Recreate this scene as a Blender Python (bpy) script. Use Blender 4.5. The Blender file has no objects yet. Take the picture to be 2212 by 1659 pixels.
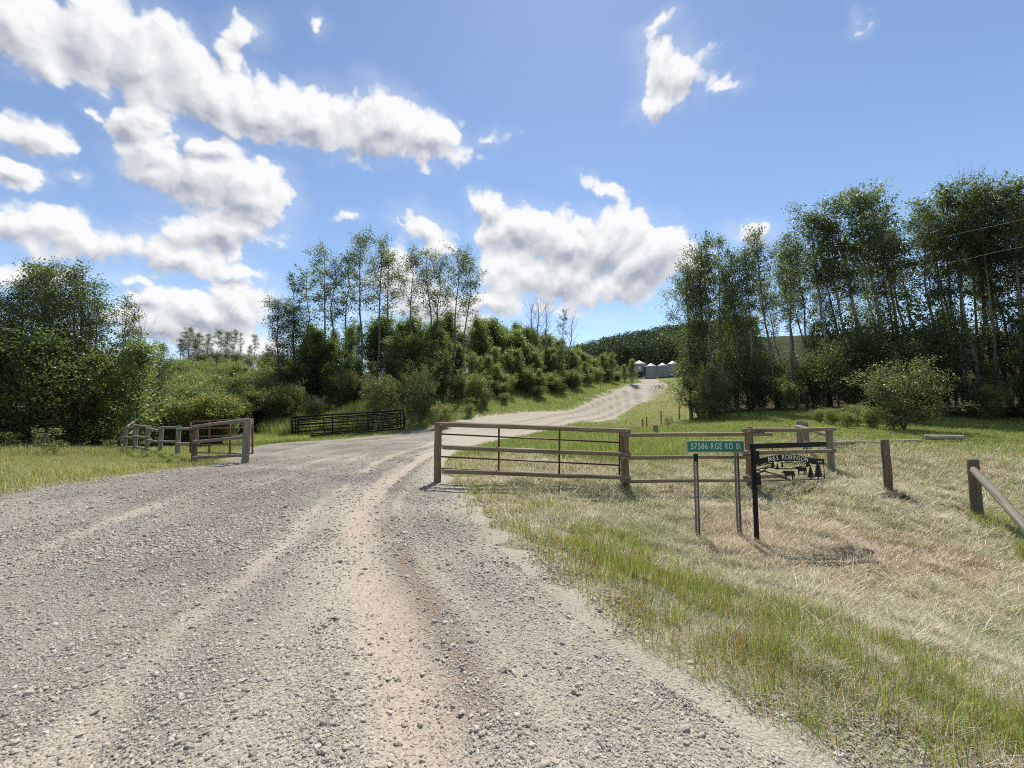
import bpy, bmesh, math, random
import numpy as np
from mathutils import Vector, Matrix
S = bpy.context.scene
COL = S.collection
R = math.radians

# ------------------------------------------------------------------ camera
CAM_H = 1.6                      # eye height above the gravel
FPX = 860.0                      # focal length measured on a 2212 px wide view
PITCH = math.atan((890 - 829.5) / FPX)
cam_d = bpy.data.cameras.new('camera'); cam = bpy.data.objects.new('camera', cam_d); COL.objects.link(cam)
cam_d.sensor_width = 36.0; cam_d.lens = 36.0 * FPX / 2212.0
cam_d.clip_start = 0.05; cam_d.clip_end = 6000
cam.location = (0, 0, CAM_H); cam.rotation_euler = (R(90) + PITCH, 0, 0)
S.camera = cam

# ------------------------------------------------------------------ light
SUN_AZ, SUN_EL = R(9.0), R(56.0)            # azimuth to the right of the view, height
sun_dir = Vector((math.sin(SUN_AZ) * math.cos(SUN_EL), math.cos(SUN_AZ) * math.cos(SUN_EL), math.sin(SUN_EL)))
sd = bpy.data.lights.new('sun', 'SUN'); sd.energy = 4.5; sd.angle = R(0.53); sd.color = (1.0, 0.955, 0.88)
so = bpy.data.objects.new('sun', sd); COL.objects.link(so); so.location = (0, 0, 60)
so.rotation_euler = (-sun_dir).to_track_quat('-Z', 'Y').to_euler()
S.view_settings.view_transform = 'Standard'; S.view_settings.look = 'None'
S.view_settings.exposure = 0.60; S.view_settings.gamma = 1.0; S.view_settings.use_curve_mapping = False
S.render.engine = 'CYCLES'; S.cycles.filter_width = 1.05
S.cycles.max_bounces = 7; S.cycles.diffuse_bounces = 4; S.cycles.glossy_bounces = 2
S.cycles.transmission_bounces = 4; S.cycles.transparent_max_bounces = 4
S.cycles.use_denoising = False; S.cycles.use_adaptive_sampling = True; S.cycles.adaptive_threshold = .012
S.cycles.caustics_reflective = False; S.cycles.caustics_refractive = False

def P(X, Y, D):
    """A point D metres ahead seen at (X, Y) of the measured 2212 x 1659 view."""
    c, s = math.cos(PITCH), math.sin(PITCH)
    u, v = (X - 1106) / FPX, (829.5 - Y) / FPX
    dy = c - v * s; dz = s + v * c
    t = D / dy
    return (u * t, D, CAM_H + dz * t)
def direction(X, Y):
    c, s = math.cos(PITCH), math.sin(PITCH)
    u, v = (X - 1106) / FPX, (829.5 - Y) / FPX
    return Vector((u, c - v * s, s + v * c)).normalized()

# ------------------------------------------------------------------ sky with its clouds
W = bpy.data.worlds.new('World'); S.world = W; W.use_nodes = True
nt = W.node_tree; nt.nodes.clear()
class NB:
    """Small helper to write node trees."""
    def __init__(s, t): s.t = t
    def n(s, kind, **kw):
        nd = s.t.nodes.new(kind)
        for k, v in kw.items(): setattr(nd, k, v)
        return nd
    def put(s, sock, v):
        if isinstance(v, bpy.types.NodeSocket): s.t.links.new(v, sock)
        elif v is not None: sock.default_value = v
    def m(s, op, a, b=None, c=None, clamp=False):
        nd = s.n('ShaderNodeMath', operation=op, use_clamp=clamp)
        for i, v in enumerate((a, b, c)):
            if v is not None: s.put(nd.inputs[i], v)
        return nd.outputs[0]
    def v(s, op, a, b=None, c=None):
        nd = s.n('ShaderNodeVectorMath', operation=op)
        for i, x in enumerate((a, b, c)):
            if x is not None: s.put(nd.inputs[i], x)
        return nd.outputs['Value'] if op in ('LENGTH', 'DOT_PRODUCT', 'DISTANCE') else nd.outputs[0]
    def ramp(s, x, a, b, lo=0.0, hi=1.0, smooth=True):
        nd = s.n('ShaderNodeMapRange', interpolation_type='SMOOTHSTEP' if smooth else 'LINEAR', clamp=True)
        for i, v in enumerate((x, a, b, lo, hi)): s.put(nd.inputs[i], v)
        return nd.outputs[0]
    def mix(s, f, a, b, blend='MIX'):
        nd = s.n('ShaderNodeMix', data_type='RGBA', blend_type=blend)
        s.put(nd.inputs[0], f)
        for i, x in ((6, a), (7, b)):
            if isinstance(x, tuple) and len(x) == 3: x = x + (1.0,)
            s.put(nd.inputs[i], x)
        return nd.outputs[2]
    def noise(s, vec, scale, detail=4, rough=0.55, color=False, dist=0.0, dim='3D'):
        nd = s.n('ShaderNodeTexNoise', noise_dimensions=dim)
        if vec is not None: s.put(nd.inputs['Vector'], vec)
        nd.inputs['Scale'].default_value = scale; nd.inputs['Detail'].default_value = detail
        nd.inputs['Roughness'].default_value = rough; nd.inputs['Distortion'].default_value = dist
        return nd.outputs['Color'] if color else nd.outputs[0]
    def voronoi(s, vec, scale, out='Distance', feature='F1', rand=1.0, **kw):
        nd = s.n('ShaderNodeTexVoronoi', feature=feature, **kw)
        if vec is not None: s.put(nd.inputs['Vector'], vec)
        nd.inputs['Scale'].default_value = scale; nd.inputs['Randomness'].default_value = rand
        return nd.outputs[out]

CLOUDS = [  # cx, cy, rx, ry, turn, weight    (each one lobe of a cumulus)
 (40,60,150,95,0,1),(200,95,165,100,-10,1),(330,140,150,105,-25,1),(450,205,150,85,-25,1),(570,225,130,75,0,1),(690,240,140,72,0,1),(810,262,135,78,-6,1),(915,288,105,62,-12,1),
 (505,58,85,48,10,.55),(475,115,55,50,0,.5),(668,40,22,38,10,.4),(200,225,60,26,-20,.35),
 (310,255,85,66,0,1),(345,330,110,82,0,1),(440,400,165,95,-22,1.1),(550,440,115,105,0,1.1),(500,515,165,62,0,1),(455,325,85,50,0,.9),
 (25,300,95,65,0,.9),(15,385,60,55,0,.8),(130,388,62,26,-15,.5),
 (50,490,190,62,0,.8),(210,520,200,62,-8,.8),(370,560,200,50,-10,.75),(510,592,120,30,-18,.6),(60,580,200,52,0,.5),(260,590,180,30,0,.3),
 (420,672,200,62,0,1),(515,660,105,70,0,1.1),(330,705,160,75,0,1),(252,606,45,34,0,.9),(285,650,60,50,0,.9),(470,740,210,80,0,1),
 (900,490,80,54,-10,.75),(925,535,60,50,0,.7),(835,480,34,22,0,.42),(760,490,30,18,0,.2),(950,660,170,80,0,.75),(860,610,60,60,0,.6),(1180,660,280,44,0,.3),
 (1056,455,52,34,-40,1),(1110,505,95,60,-15,1),(1200,535,125,70,0,1.1),(1290,520,135,74,0,1.1),(1385,562,110,68,-20,1.1),(1190,598,190,54,0,.95),(1350,600,140,50,0,.85),(1465,592,75,38,0,.8),(1060,655,110,36,0,.7),(1605,528,80,42,0,.8),
 (1388,76,72,36,18,.58),(1425,140,95,60,-8,.78),(1485,160,80,55,0,.75),(1415,205,80,36,10,.62),(1592,162,60,28,-10,.46),(1290,396,72,26,-22,.52),(1842,55,34,22,20,.26),(1060,295,60,30,0,.22),
]

def stereo(d): return (d.x / (1 + d.y), d.z / (1 + d.y))
LOBES = []
for X, Y, rx, ry, a, w in CLOUDS:
    s0 = stereo(direction(X, Y)); s1 = stereo(direction(X + 1, Y))
    k = math.hypot(s1[0] - s0[0], s1[1] - s0[1])
    a1 = math.atan2(s1[1] - s0[1], s1[0] - s0[0])
    LOBES.append((s0[0], s0[1], rx * k * 1.06, ry * k * 1.06, a1 + R(a), w))
def cloud_group(name, lobes):
    """Cumulus density over the sky in stereographic coordinates: lobes broken up by noise."""
    g = bpy.data.node_groups.new(name, 'ShaderNodeTree')
    g.interface.new_socket('P', in_out='INPUT', socket_type='NodeSocketVector')
    g.interface.new_socket('Density', in_out='OUTPUT', socket_type='NodeSocketFloat')
    g.interface.new_socket('Shape', in_out='OUTPUT', socket_type='NodeSocketFloat')
    b = NB(g); gi = b.n('NodeGroupInput'); go = b.n('NodeGroupOutput')
    p0 = gi.outputs['P']
    w1 = b.v('SUBTRACT', b.noise(p0, 6.0, 1, .5, color=True, dim='2D'), (.5, .5, .5))
    w2 = b.v('SUBTRACT', b.noise(p0, 26.0, 3, .6, color=True, dim='2D'), (.5, .5, .5))
    pw = b.v('MULTIPLY_ADD', w1, (.055, .055, 0), p0)
    pw = b.v('MULTIPLY_ADD', w2, (.030, .030, 0), pw)
    acc = None
    if lobes is None:      # the cumulus field goes on round the rest of the sky
        acc = b.ramp(b.noise(pw, 2.6, 2, .5, dim='2D'), .50, .72, -.6, 1.0)
    else:
        for cx, cy, rx, ry, ang, w in lobes:
            gd = b.n('ShaderNodeTexGradient', gradient_type='SPHERICAL')
            b.put(gd.inputs['Vector'], pw); tm = gd.texture_mapping
            tm.vector_type = 'TEXTURE'; tm.translation = (cx, cy, 0); tm.rotation = (0, 0, ang); tm.scale = (rx * 1.6, ry * 1.6, 1)
            sh = b.m('MULTIPLY', gd.outputs[1], w + .6)
            acc = sh if acc is None else b.m('MAXIMUM', acc, sh)
        acc = b.m('SUBTRACT', acc, .6)
    puff = b.voronoi(pw, 17.0, voronoi_dimensions='2D'); puff2 = b.voronoi(pw, 44.0, voronoi_dimensions='2D')
    fb = b.noise(p0, 17.0, 8, .60, dim='2D')
    n = b.m('MULTIPLY', b.m('SUBTRACT', .42, puff), .50)
    n = b.m('MULTIPLY_ADD', b.m('SUBTRACT', .42, puff2), .36, n)
    n = b.m('MULTIPLY_ADD', b.m('SUBTRACT', fb, .5), .95, n)
    g.links.new(b.m('ADD', acc, n), go.inputs['Density']); g.links.new(acc, go.inputs['Shape'])
    return g
b = NB(nt)
tc = b.n('ShaderNodeTexCoord'); sep = b.n('ShaderNodeSeparateXYZ'); nt.links.new(tc.outputs['Generated'], sep.inputs[0])
den = b.m('MAXIMUM', b.m('ADD', sep.outputs[1], 1.0), .02)
sx = b.m('DIVIDE', sep.outputs[0], den); sy = b.m('DIVIDE', sep.outputs[2], den)
cmb = b.n('ShaderNodeCombineXYZ'); b.put(cmb.inputs[0], sx); b.put(cmb.inputs[1], sy)
pS = cmb.outputs[0]
sS = stereo(sun_dir)
toward = b.v('NORMALIZE', b.v('SUBTRACT', (sS[0], sS[1] + .3, 0), pS))
pT = b.v('MULTIPLY_ADD', toward, (.013, .013, 0), pS)
pU = b.v('MULTIPLY_ADD', toward, (.048, .048, 0), pS)
sky = b.n('ShaderNodeTexSky', sky_type='NISHITA'); sky.sun_disc = False
sky.sun_elevation = SUN_EL; sky.sun_rotation = SUN_AZ; sky.altitude = 650; sky.air_density = 1.0; sky.dust_density = 0.1; sky.ozone_density = 1.1
def backdrop(color):
    bg = b.n('ShaderNodeBackground'); b.put(bg.inputs[0], color); bg.inputs[1].default_value = 0.105
    return bg.outputs[0]
def cloudy(group):
    def dens(p):
        nd = b.n('ShaderNodeGroup'); nd.node_tree = group; b.put(nd.inputs['P'], p); return nd.outputs
    d0, d1 = dens(pS), dens(pT)
    alpha = b.m('MAXIMUM', b.ramp(d0[0], .0, .34), b.m('MULTIPLY', b.ramp(d0[1], -.42, .55), .26))   # the body and a thin veil round it
    fine = b.m('SUBTRACT', d0[0], d1[0])                              # faces turned to the sun
    deep = b.ramp(d1[1], .05, 1.0, smooth=False)                      # cloud that stands between here and the sun
    lit = b.m('MULTIPLY_ADD', fine, .95, .95)
    lit = b.m('SUBTRACT', lit, b.m('MULTIPLY', deep, .58), clamp=True)
    cl = b.mix(lit, (2.55, 2.80, 3.35), (6.0, 6.05, 6.1))
    return backdrop(b.mix(alpha, sky.outputs[0], cl))
def inside(x0, x1, y0, y1):
    a = b.m('MULTIPLY', b.m('GREATER_THAN', sx, x0), b.m('LESS_THAN', sx, x1))
    return b.m('MULTIPLY', a, b.m('MULTIPLY', b.m('GREATER_THAN', sy, y0), b.m('LESS_THAN', sy, y1)))
def choose(fac, a, c):
    m = b.n('ShaderNodeMixShader'); b.put(m.inputs[0], fac); nt.links.new(a, m.inputs[1]); nt.links.new(c, m.inputs[2]); return m.outputs[0]
clear = backdrop(sky.outputs[0])
sh = choose(b.m('GREATER_THAN', sep.outputs[2], .0), clear, cloudy(cloud_group('clouds_all_round', None)))
SX, SY = .60, .52
sh = choose(inside(-SX, SX, -.02, SY), sh, clear)
xs = (-SX, -.36, -.22, -.09, .03, .13, .27, SX); ys = (-.02, .17, .28, SY)
MG = .075
for i in range(len(xs) - 1):
    for j in range(len(ys) - 1):
        x0, x1, y0, y1 = xs[i], xs[i + 1], ys[j], ys[j + 1]
        ls = [l for l in LOBES if x0 - MG < l[0] + l[2] * 1.3 and l[0] - l[2] * 1.3 < x1 + MG and y0 - MG < l[1] + l[2] * 1.1 and l[1] - l[2] * 1.1 < y1 + MG]
        if ls: sh = choose(inside(x0, x1, y0, y1), sh, cloudy(cloud_group('clouds_%d_%d' % (i, j), ls)))
ow = b.n('ShaderNodeOutputWorld'); nt.links.new(sh, ow.inputs[0])
W.cycles.sampling_method = 'MANUAL'; W.cycles.sample_map_resolution = 256

# ------------------------------------------------------------------ helpers
RNG = np.random.default_rng(7)
def tag(o, label=None, cat=None, group=None, kind=None):
    if label: o['label'] = label
    if cat: o['category'] = cat
    if group: o['group'] = group
    if kind: o['kind'] = kind
    return o
def link(name, data, parent=None, loc=None):
    o = bpy.data.objects.new(name, data); COL.objects.link(o)
    if parent is not None: o.parent = parent
    if loc is not None: o.location = loc
    return o
def empty(name, loc=(0, 0, 0), rz=0.0):
    o = link(name, None, None, loc); o.rotation_euler[2] = rz; o.empty_display_size = .2
    return o
def mesh(name, verts, faces, mat=None, smooth=False, attrs=None):
    """faces: list of (n,k) index arrays; attrs: {name: (n,) floats or (n,4) colours on points}"""
    if not isinstance(faces, (list, tuple)): faces = [faces]
    me = bpy.data.meshes.new(name); verts = np.asarray(verts, np.float32)
    me.vertices.add(len(verts)); me.vertices.foreach_set('co', verts.ravel())
    faces = [np.asarray(f, np.int32) for f in faces if len(f)]
    nl = sum(f.size for f in faces); npoly = sum(len(f) for f in faces)
    me.loops.add(nl); me.polygons.add(npoly)
    me.loops.foreach_set('vertex_index', np.concatenate([f.ravel() for f in faces]))
    starts, o = [], 0
    for f in faces:
        starts.append(o + np.arange(len(f)) * f.shape[1]); o += f.size
    me.polygons.foreach_set('loop_start', np.concatenate(starts).astype(np.int32))
    me.polygons.foreach_set('use_smooth', np.full(npoly, smooth))
    for k, v in (attrs or {}).items():
        v = np.asarray(v, np.float32)
        a = me.attributes.new(k, 'FLOAT' if v.ndim == 1 else 'FLOAT_COLOR', 'POINT')
        a.data.foreach_set('value' if v.ndim == 1 else 'color', v.ravel())
    me.update(calc_edges=True)
    if mat: me.materials.append(mat)
    return me
def hash2(ix, iy, seed):
    h = (ix.astype(np.int64) * 374761393 + iy.astype(np.int64) * 668265263 + seed * 1442695041) & 0x7fffffff
    h = ((h ^ (h >> 13)) * 1274126177) & 0x7fffffff
    return ((h ^ (h >> 16)) & 0xffff) / 65535.0
def vnoise(x, y, seed=0):
    ix, iy = np.floor(x), np.floor(y); fx, fy = x - ix, y - iy
    fx = fx * fx * (3 - 2 * fx); fy = fy * fy * (3 - 2 * fy)
    a, b_, c, d = hash2(ix, iy, seed), hash2(ix + 1, iy, seed), hash2(ix, iy + 1, seed), hash2(ix + 1, iy + 1, seed)
    return (a * (1 - fx) + b_ * fx) * (1 - fy) + (c * (1 - fx) + d * fx) * fy
def fbm(x, y, seed=0, oct=4):
    s, a, t = 0, 1.0, 0
    for i in range(oct):
        s = s + a * vnoise(x * 2 ** i, y * 2 ** i, seed + i * 17); t += a; a *= .5
    return s / t
def sstep(x, a, b_):
    t = np.clip((x - a) / (b_ - a), 0, 1); return t * t * (3 - 2 * t)
def catmull(pts, per=8, closed=False):
    p = np.asarray(pts, float); n = len(p); out = []
    for i in range(n if closed else n - 1):
        g_ = lambda k: p[k % n] if closed else p[min(max(k, 0), n - 1)]
        p0_, p1, p2, p3 = g_(i - 1), g_(i), g_(i + 1), g_(i + 2)
        for t in np.arange(per) / per:
            out.append(.5 * ((2 * p1) + (-p0_ + p2) * t + (2 * p0_ - 5 * p1 + 4 * p2 - p3) * t * t + (-p0_ + 3 * p1 - 3 * p2 + p3) * t ** 3))
    if not closed: out.append(p[-1])
    return np.array(out)
def seg_dist(x, y, line, closed=False):
    """distance to a polyline"""
    d = np.full(x.shape, 1e9)
    n = len(line)
    for i in range(n if closed else n - 1):
        ax, ay = line[i][:2]; bx, by = line[(i + 1) % n][:2]
        vx, vy = bx - ax, by - ay; L = vx * vx + vy * vy + 1e-12
        t = np.clip(((x - ax) * vx + (y - ay) * vy) / L, 0, 1)
        d = np.minimum(d, (x - ax - t * vx) ** 2 + (y - ay - t * vy) ** 2)
    return np.sqrt(d)
def in_poly(x, y, poly):
    r = np.zeros(x.shape, bool); n = len(poly)
    for i in range(n):
        x1, y1 = poly[i]; x2, y2 = poly[(i + 1) % n]
        if y1 == y2: continue
        c = ((y1 > y) != (y2 > y)) & (x < (x2 - x1) * (y - y1) / (y2 - y1) + x1)
        r ^= c
    return r

# ------------------------------------------------------------------ the lie of the land
CTRL = [(-40,-8,0),(-25,-8,0),(-12,-8,0),(0,-8,0),(12,-8,0),(40,-8,0),(-25,0,0),(-12,0,0),(-5,0,0),(0,0,0),(-12,4,0),(-5,4,0),(-1,3,0),(.3,1.5,0),
 (-5,8,0),(-5,12,0),(-5,18,.03),(-4,24,.12),(-9,9,0),(-8.5,12.5,-.02),(1.6,1.6,-.03),(.75,3.05,-.03),(.1,4.7,-.06),(-.9,8,-.06),
 (2.6,3.2,-.2),(2.2,5,-.3),(4.5,4,-.46),(7.2,5.2,-.62),(6,2,-.4),(3.4,1.2,-.18),(12,5,-.7),(25,4,-.6),(25,-1,-.25),(8,0,-.22),
 P(945,1043,9.4),P(1350,1056,9.1),P(1616,1053,9.2),P(1790,1024,10.8),P(1502,1156,6.4),P(1590,1161,6.4),P(1636,1166,6.3),P(2101,1122,7.5),P(1912,1061,8.6),(14,9,-.1),(25,10,.2),
 P(1400,990,13),P(1250,990,12.5),P(1727,966,13),P(2000,950,16),P(2212,985,13),P(2212,906,26),P(1900,912,25),P(1600,903,28),P(1467,909,38),P(1428,917,36),P(1397,930,32),P(1207,888,46),P(1109,903,38),P(1292,866,56),P(1351,847,66),P(1380,832,78),P(1010,917,33),P(1530,897,36),P(1450,872,50),
 (-1.9,18.8,.0),(0,23,.12),(5.5,33,.85),(.5,33,.7),(5.8,42,1.2),(12.6,53,2.2),(19,63,3.65),(23.8,72,5.2),(29,83,7.4),(36,100,9.6),(43,125,12.0),
 (30,60,4.2),(45,60,6),(60,60,8),(20,30,1.5),(40,30,2.2),(60,40,4),(40,45,3.6),(80,80,10),(35,20,.8),(60,20,1.2),
 P(272,976,24),P(100,968,20),P(0,1005,14),P(150,1000,14.5),P(350,980,19),P(424,1000,15.5),(-16.1,29,-.35),(-8.4,31.5,.15),(-12.5,22,-.1),(-30,12,-.1),(-30,20,-.3),
 (-12,38,2.4),(-5,42,3.2),(-20,42,3.0),(-10,52,6.3),(0,53,5),(-25,58,6.6),(-40,50,4.5),(-40,32,.4),(-60,25,0),(-60,60,6),(9,68,7),(-10,85,9),(15,95,9),(-57,82,10.3),(-30,85,10),
 (60,150,16),(100,190,33),(60,210,31),(30,190,20),(0,190,13),(-80,150,12),(-80,250,14),(150,250,48),(150,150,27),(120,100,14),(0,300,22),(-150,100,9),(150,50,7),
 (0,-100,0),(-150,-100,0),(150,-100,0),(-150,0,0),(150,0,1),(-200,350,18),(200,350,50),(0,420,25)]
CP = np.array(CTRL, float)
def _tps(r2): return np.where(r2 > 0, .5 * r2 * np.log(np.maximum(r2, 1e-12)), 0)
_n = len(CP)
_K = _tps(((CP[:, None, :2] - CP[None, :, :2]) ** 2).sum(-1)) + np.eye(_n) * .6
_Pm = np.c_[np.ones(_n), CP[:, :2]]
_A = np.zeros((_n + 3, _n + 3)); _A[:_n, :_n] = _K; _A[:_n, _n:] = _Pm; _A[_n:, :_n] = _Pm.T
_w = np.linalg.solve(_A, np.r_[CP[:, 2], np.zeros(3)])
def terr0(x, y):
    x = np.asarray(x, float); y = np.asarray(y, float); sh_ = x.shape; x = x.ravel(); y = y.ravel(); out = np.empty(len(x))
    for i in range(0, len(x), 40000):
        xs_, ys_ = x[i:i + 40000], y[i:i + 40000]
        k = _tps((xs_[:, None] - CP[:, 0]) ** 2 + (ys_[:, None] - CP[:, 1]) ** 2)
        out[i:i + 40000] = k @ _w[:_n] + _w[_n] + _w[_n + 1] * xs_ + _w[_n + 2] * ys_
    r = np.hypot(x, y)
    f = sstep(r, 300, 520)
    return (np.clip(out, -3, 70) * (1 - f) + 12 * f).reshape(sh_)

# gravel: the junction, the mouth between the gates and the drive up the hill
ROAD = [(60,-2.6),(20,-2.4),(7,-1.2),(3.4,.2),(2.1,1.3),(1.25,2.25),(.75,3.1),(.1,4.7),(-.55,6.6),(-1.05,8.2),(-1.7,9.9),(-2.2,13),(-1.9,18.5),(-.2,23),(1.7,26),(5.5,33),(9.5,40.7),(14.2,50.2),(20.0,60.4),(25.5,70.5),(31.9,82),(32.6,88),(37,103),(43.5,126),
 (41,128),(34.2,104),(30.2,91),(27.2,84.6),(21.2,74.2),(16.6,64.8),(10.8,54.6),(5.7,45.5),(-1.6,38),(-5.2,33.5),(-8.6,29.8),(-11.5,26.2),(-13,22.5),(-12.6,18.8),(-11,15.6),(-9.6,13.2),(-9.9,10.6),(-9.7,8.6),(-9.6,7.1),(-11.5,5.4),(-16,3.6),(-26,2.6),(-60,2.4),(-60,-9.5),(60,-9.5)]
ROADP = catmull(ROAD, 5, True)
def road_sd_exact(x, y):
    d = seg_dist(x, y, ROADP, True); return np.where(in_poly(x, y, ROADP), d, -d)       # + inside
class Lookup:
    """a field kept on a grid and read back between its points"""
    def __init__(s, fn, x0, x1, y0, y1, st):
        s.x0, s.y0, s.st = x0, y0, st; gx = np.arange(x0, x1 + st, st); gy = np.arange(y0, y1 + st, st)
        X, Y = np.meshgrid(gx, gy); s.v = fn(X.ravel(), Y.ravel()).reshape(X.shape)
    def __call__(s, x, y):
        x = np.asarray(x, float); y = np.asarray(y, float)
        u = np.clip((x - s.x0) / s.st, 0, s.v.shape[1] - 1.001); v = np.clip((y - s.y0) / s.st, 0, s.v.shape[0] - 1.001)
        i = u.astype(int); j = v.astype(int); u = u - i; v = v - j; a = s.v
        return (a[j, i] * (1 - u) + a[j, i + 1] * u) * (1 - v) + (a[j + 1, i] * (1 - u) + a[j + 1, i + 1] * u) * v
SD_NEAR = Lookup(road_sd_exact, -32, 42, -10, 40, .14); SD_FAR = Lookup(road_sd_exact, -80, 90, -20, 150, .6)
def road_sd(x, y):
    near = (x > -31.9) & (x < 41.9) & (y > -9.9) & (y < 39.9)
    return np.where(near, SD_NEAR(x, y), SD_FAR(x, y))
TRACKS = [  # wheel tracks worn down to sand: points, half width, strength
 ([(-.28,.3),(-.37,1.79),(-.54,2.26),(-.86,2.99),(-1.39,4.05),(-2.1,5.73),(-2.58,7.24),(-2.9,9.8),(-2.94,16.2),(-2.0,21),(1.2,29),(4.6,35.5),(10.6,46.5),(15.8,55.5),(22.2,66),(28,77),(31.2,86),(42,125)], .21, 1.15),
 ([(-2.3,.3),(-2.05,1.79),(-2.3,2.46),(-2.5,3.44),(-2.75,4.75),(-3.15,6.5),(-3.6,8.6),(-4.1,11.5),(-4.3,15.3),(-3.7,20),(-1.2,29.5),(2.6,37),(8.2,47.5),(13.6,57),(19.8,67.5),(25.6,78.5),(30,86.5),(41.5,125)], .24, .62),
 ([(-9,2.6),(-7.4,3.6),(-6.3,5),(-5.9,7.2),(-5.7,11.5),(-5.4,16)], .35, .22), ([(-8,1.2),(-6,2.2),(-4.8,3.8),(-4.4,6),(-4.6,9.5),(-5,14)], .3, .16),
 ([(1.2,-.6),(.45,1.0),(.1,2.2),(-.5,3.6),(-1.1,5.2),(-1.5,7.6)], .28, .30)]
TRACKC = [(catmull(p_, 5), hw, st) for p_, hw, st in TRACKS]
def streaks(x, y):
    """narrow pale lines pressed by many wheels turning in, roughly parallel to the main track"""
    line = TRACKC[0][0]; d = seg_dist(x, y, line) * np.sign(np.interp(y, line[:, 1], line[:, 0]) - x)
    a = fbm(d * 2.3, y * .16, 401, 3); c = fbm(d * .8 + 4, y * .1, 403, 2)
    return sstep(a, .53, .72) * sstep(c, .3, .6)
def sand_exact(x, y):
    m = np.zeros(x.shape)
    wob = (fbm(x * 1.3, y * 1.3, 5, 3) - .5) * .25
    for line, hw, st in TRACKC:
        d = seg_dist(x, y, line) + wob
        m = np.maximum(m, st * np.exp(-(d / hw) ** 2))
    m = m * (.15 + 1.1 * fbm(x * 1.3 + 9, y * .8, 21, 4))
    m = np.maximum(m, .34 * streaks(x, y))
    patch = sstep(fbm(x * .9 + 3, y * .55, 77, 4), .50, .68) * .35 * sstep(y, 5, 2.2) + sstep(fbm(x * .3, y * .16, 79, 3), .52, .7) * .14
    return np.clip(np.maximum(m, patch), 0, 1)
SAND_NEAR = Lookup(sand_exact, -26, 5, -.5, 18, .07)
def sand_mask(x, y): return SAND_NEAR(x, y)
def dark_strip_mask(x, y):
    """darker brown strips beside the near wheel track and between the far ones"""
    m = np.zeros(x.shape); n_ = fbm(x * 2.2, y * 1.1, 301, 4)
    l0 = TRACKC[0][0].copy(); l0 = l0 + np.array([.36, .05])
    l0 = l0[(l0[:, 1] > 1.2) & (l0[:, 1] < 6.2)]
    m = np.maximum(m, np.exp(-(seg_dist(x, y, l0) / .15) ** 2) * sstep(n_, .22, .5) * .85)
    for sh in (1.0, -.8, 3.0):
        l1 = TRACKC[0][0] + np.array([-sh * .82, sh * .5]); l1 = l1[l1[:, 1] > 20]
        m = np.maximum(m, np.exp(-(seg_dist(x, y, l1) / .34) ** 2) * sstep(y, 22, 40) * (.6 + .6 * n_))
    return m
def rut_depth(x, y):
    z = np.zeros(x.shape)
    for line, hw, st in TRACKC:
        d = seg_dist(x, y, line)
        z += st * (-.036 * np.exp(-(d / hw) ** 2) + .03 * np.exp(-((d - hw * 2.0) / (hw * .8)) ** 2))
    return z
TZ_NEAR = Lookup(terr0, -70, 70, -20, 120, .3)
def terr(x, y):
    """ground height without the fine relief"""
    x = np.asarray(x, float); y = np.asarray(y, float); r = np.hypot(x, y)
    near = (np.abs(x) < 69) & (y > -19) & (y < 119)
    out = TZ_NEAR(x, y)
    if not near.all(): out[~near] = terr0(x[~near], y[~near])
    return out
def tz(x, y): return float(terr(np.array([x]), np.array([y]))[0])

def stretch(lo, hi, dense_lo, dense_hi, step, grow):
    a = list(np.arange(dense_lo, dense_hi + 1e-6, step)); s_ = step; v = a[-1]
    while v < hi: s_ *= grow; v += s_; a.append(v)
    s_ = step; v = a[0]; left = []
    while v > lo: s_ *= grow; v -= s_; left.append(v)
    return np.array(left[::-1] + a)
def grid_faces(nx, ny):
    i = np.arange(nx - 1)[None, :] + np.arange(ny - 1)[:, None] * nx
    i = i.ravel(); return np.c_[i, i + 1, i + nx + 1, i + nx]

# ------------------------------------------------------------------ materials
def material(name):
    m = bpy.data.materials.new(name); m.use_nodes = True; t = m.node_tree; t.nodes.clear()
    b_ = NB(t); out = b_.n('ShaderNodeOutputMaterial'); bs = b_.n('ShaderNodeBsdfPrincipled')
    t.links.new(bs.outputs[0], out.inputs[0])
    return m, b_, bs, out
def bump(b_, bs, h, strength, dist):
    nd = b_.n('ShaderNodeBump'); nd.inputs['Strength'].default_value = strength; nd.inputs['Distance'].default_value = dist
    b_.put(nd.inputs['Height'], h); b_.t.links.new(nd.outputs[0], bs.inputs['Normal'])
def attr(b_, name, kind='GEOMETRY'):
    nd = b_.n('ShaderNodeAttribute', attribute_name=name, attribute_type=kind); return nd
def obco(b_): return b_.n('ShaderNodeTexCoord').outputs['Object']
def geopos(b_): return b_.n('ShaderNodeNewGeometry').outputs['Position']
def rgb(*c): return tuple(c) + (1.0,)

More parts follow.
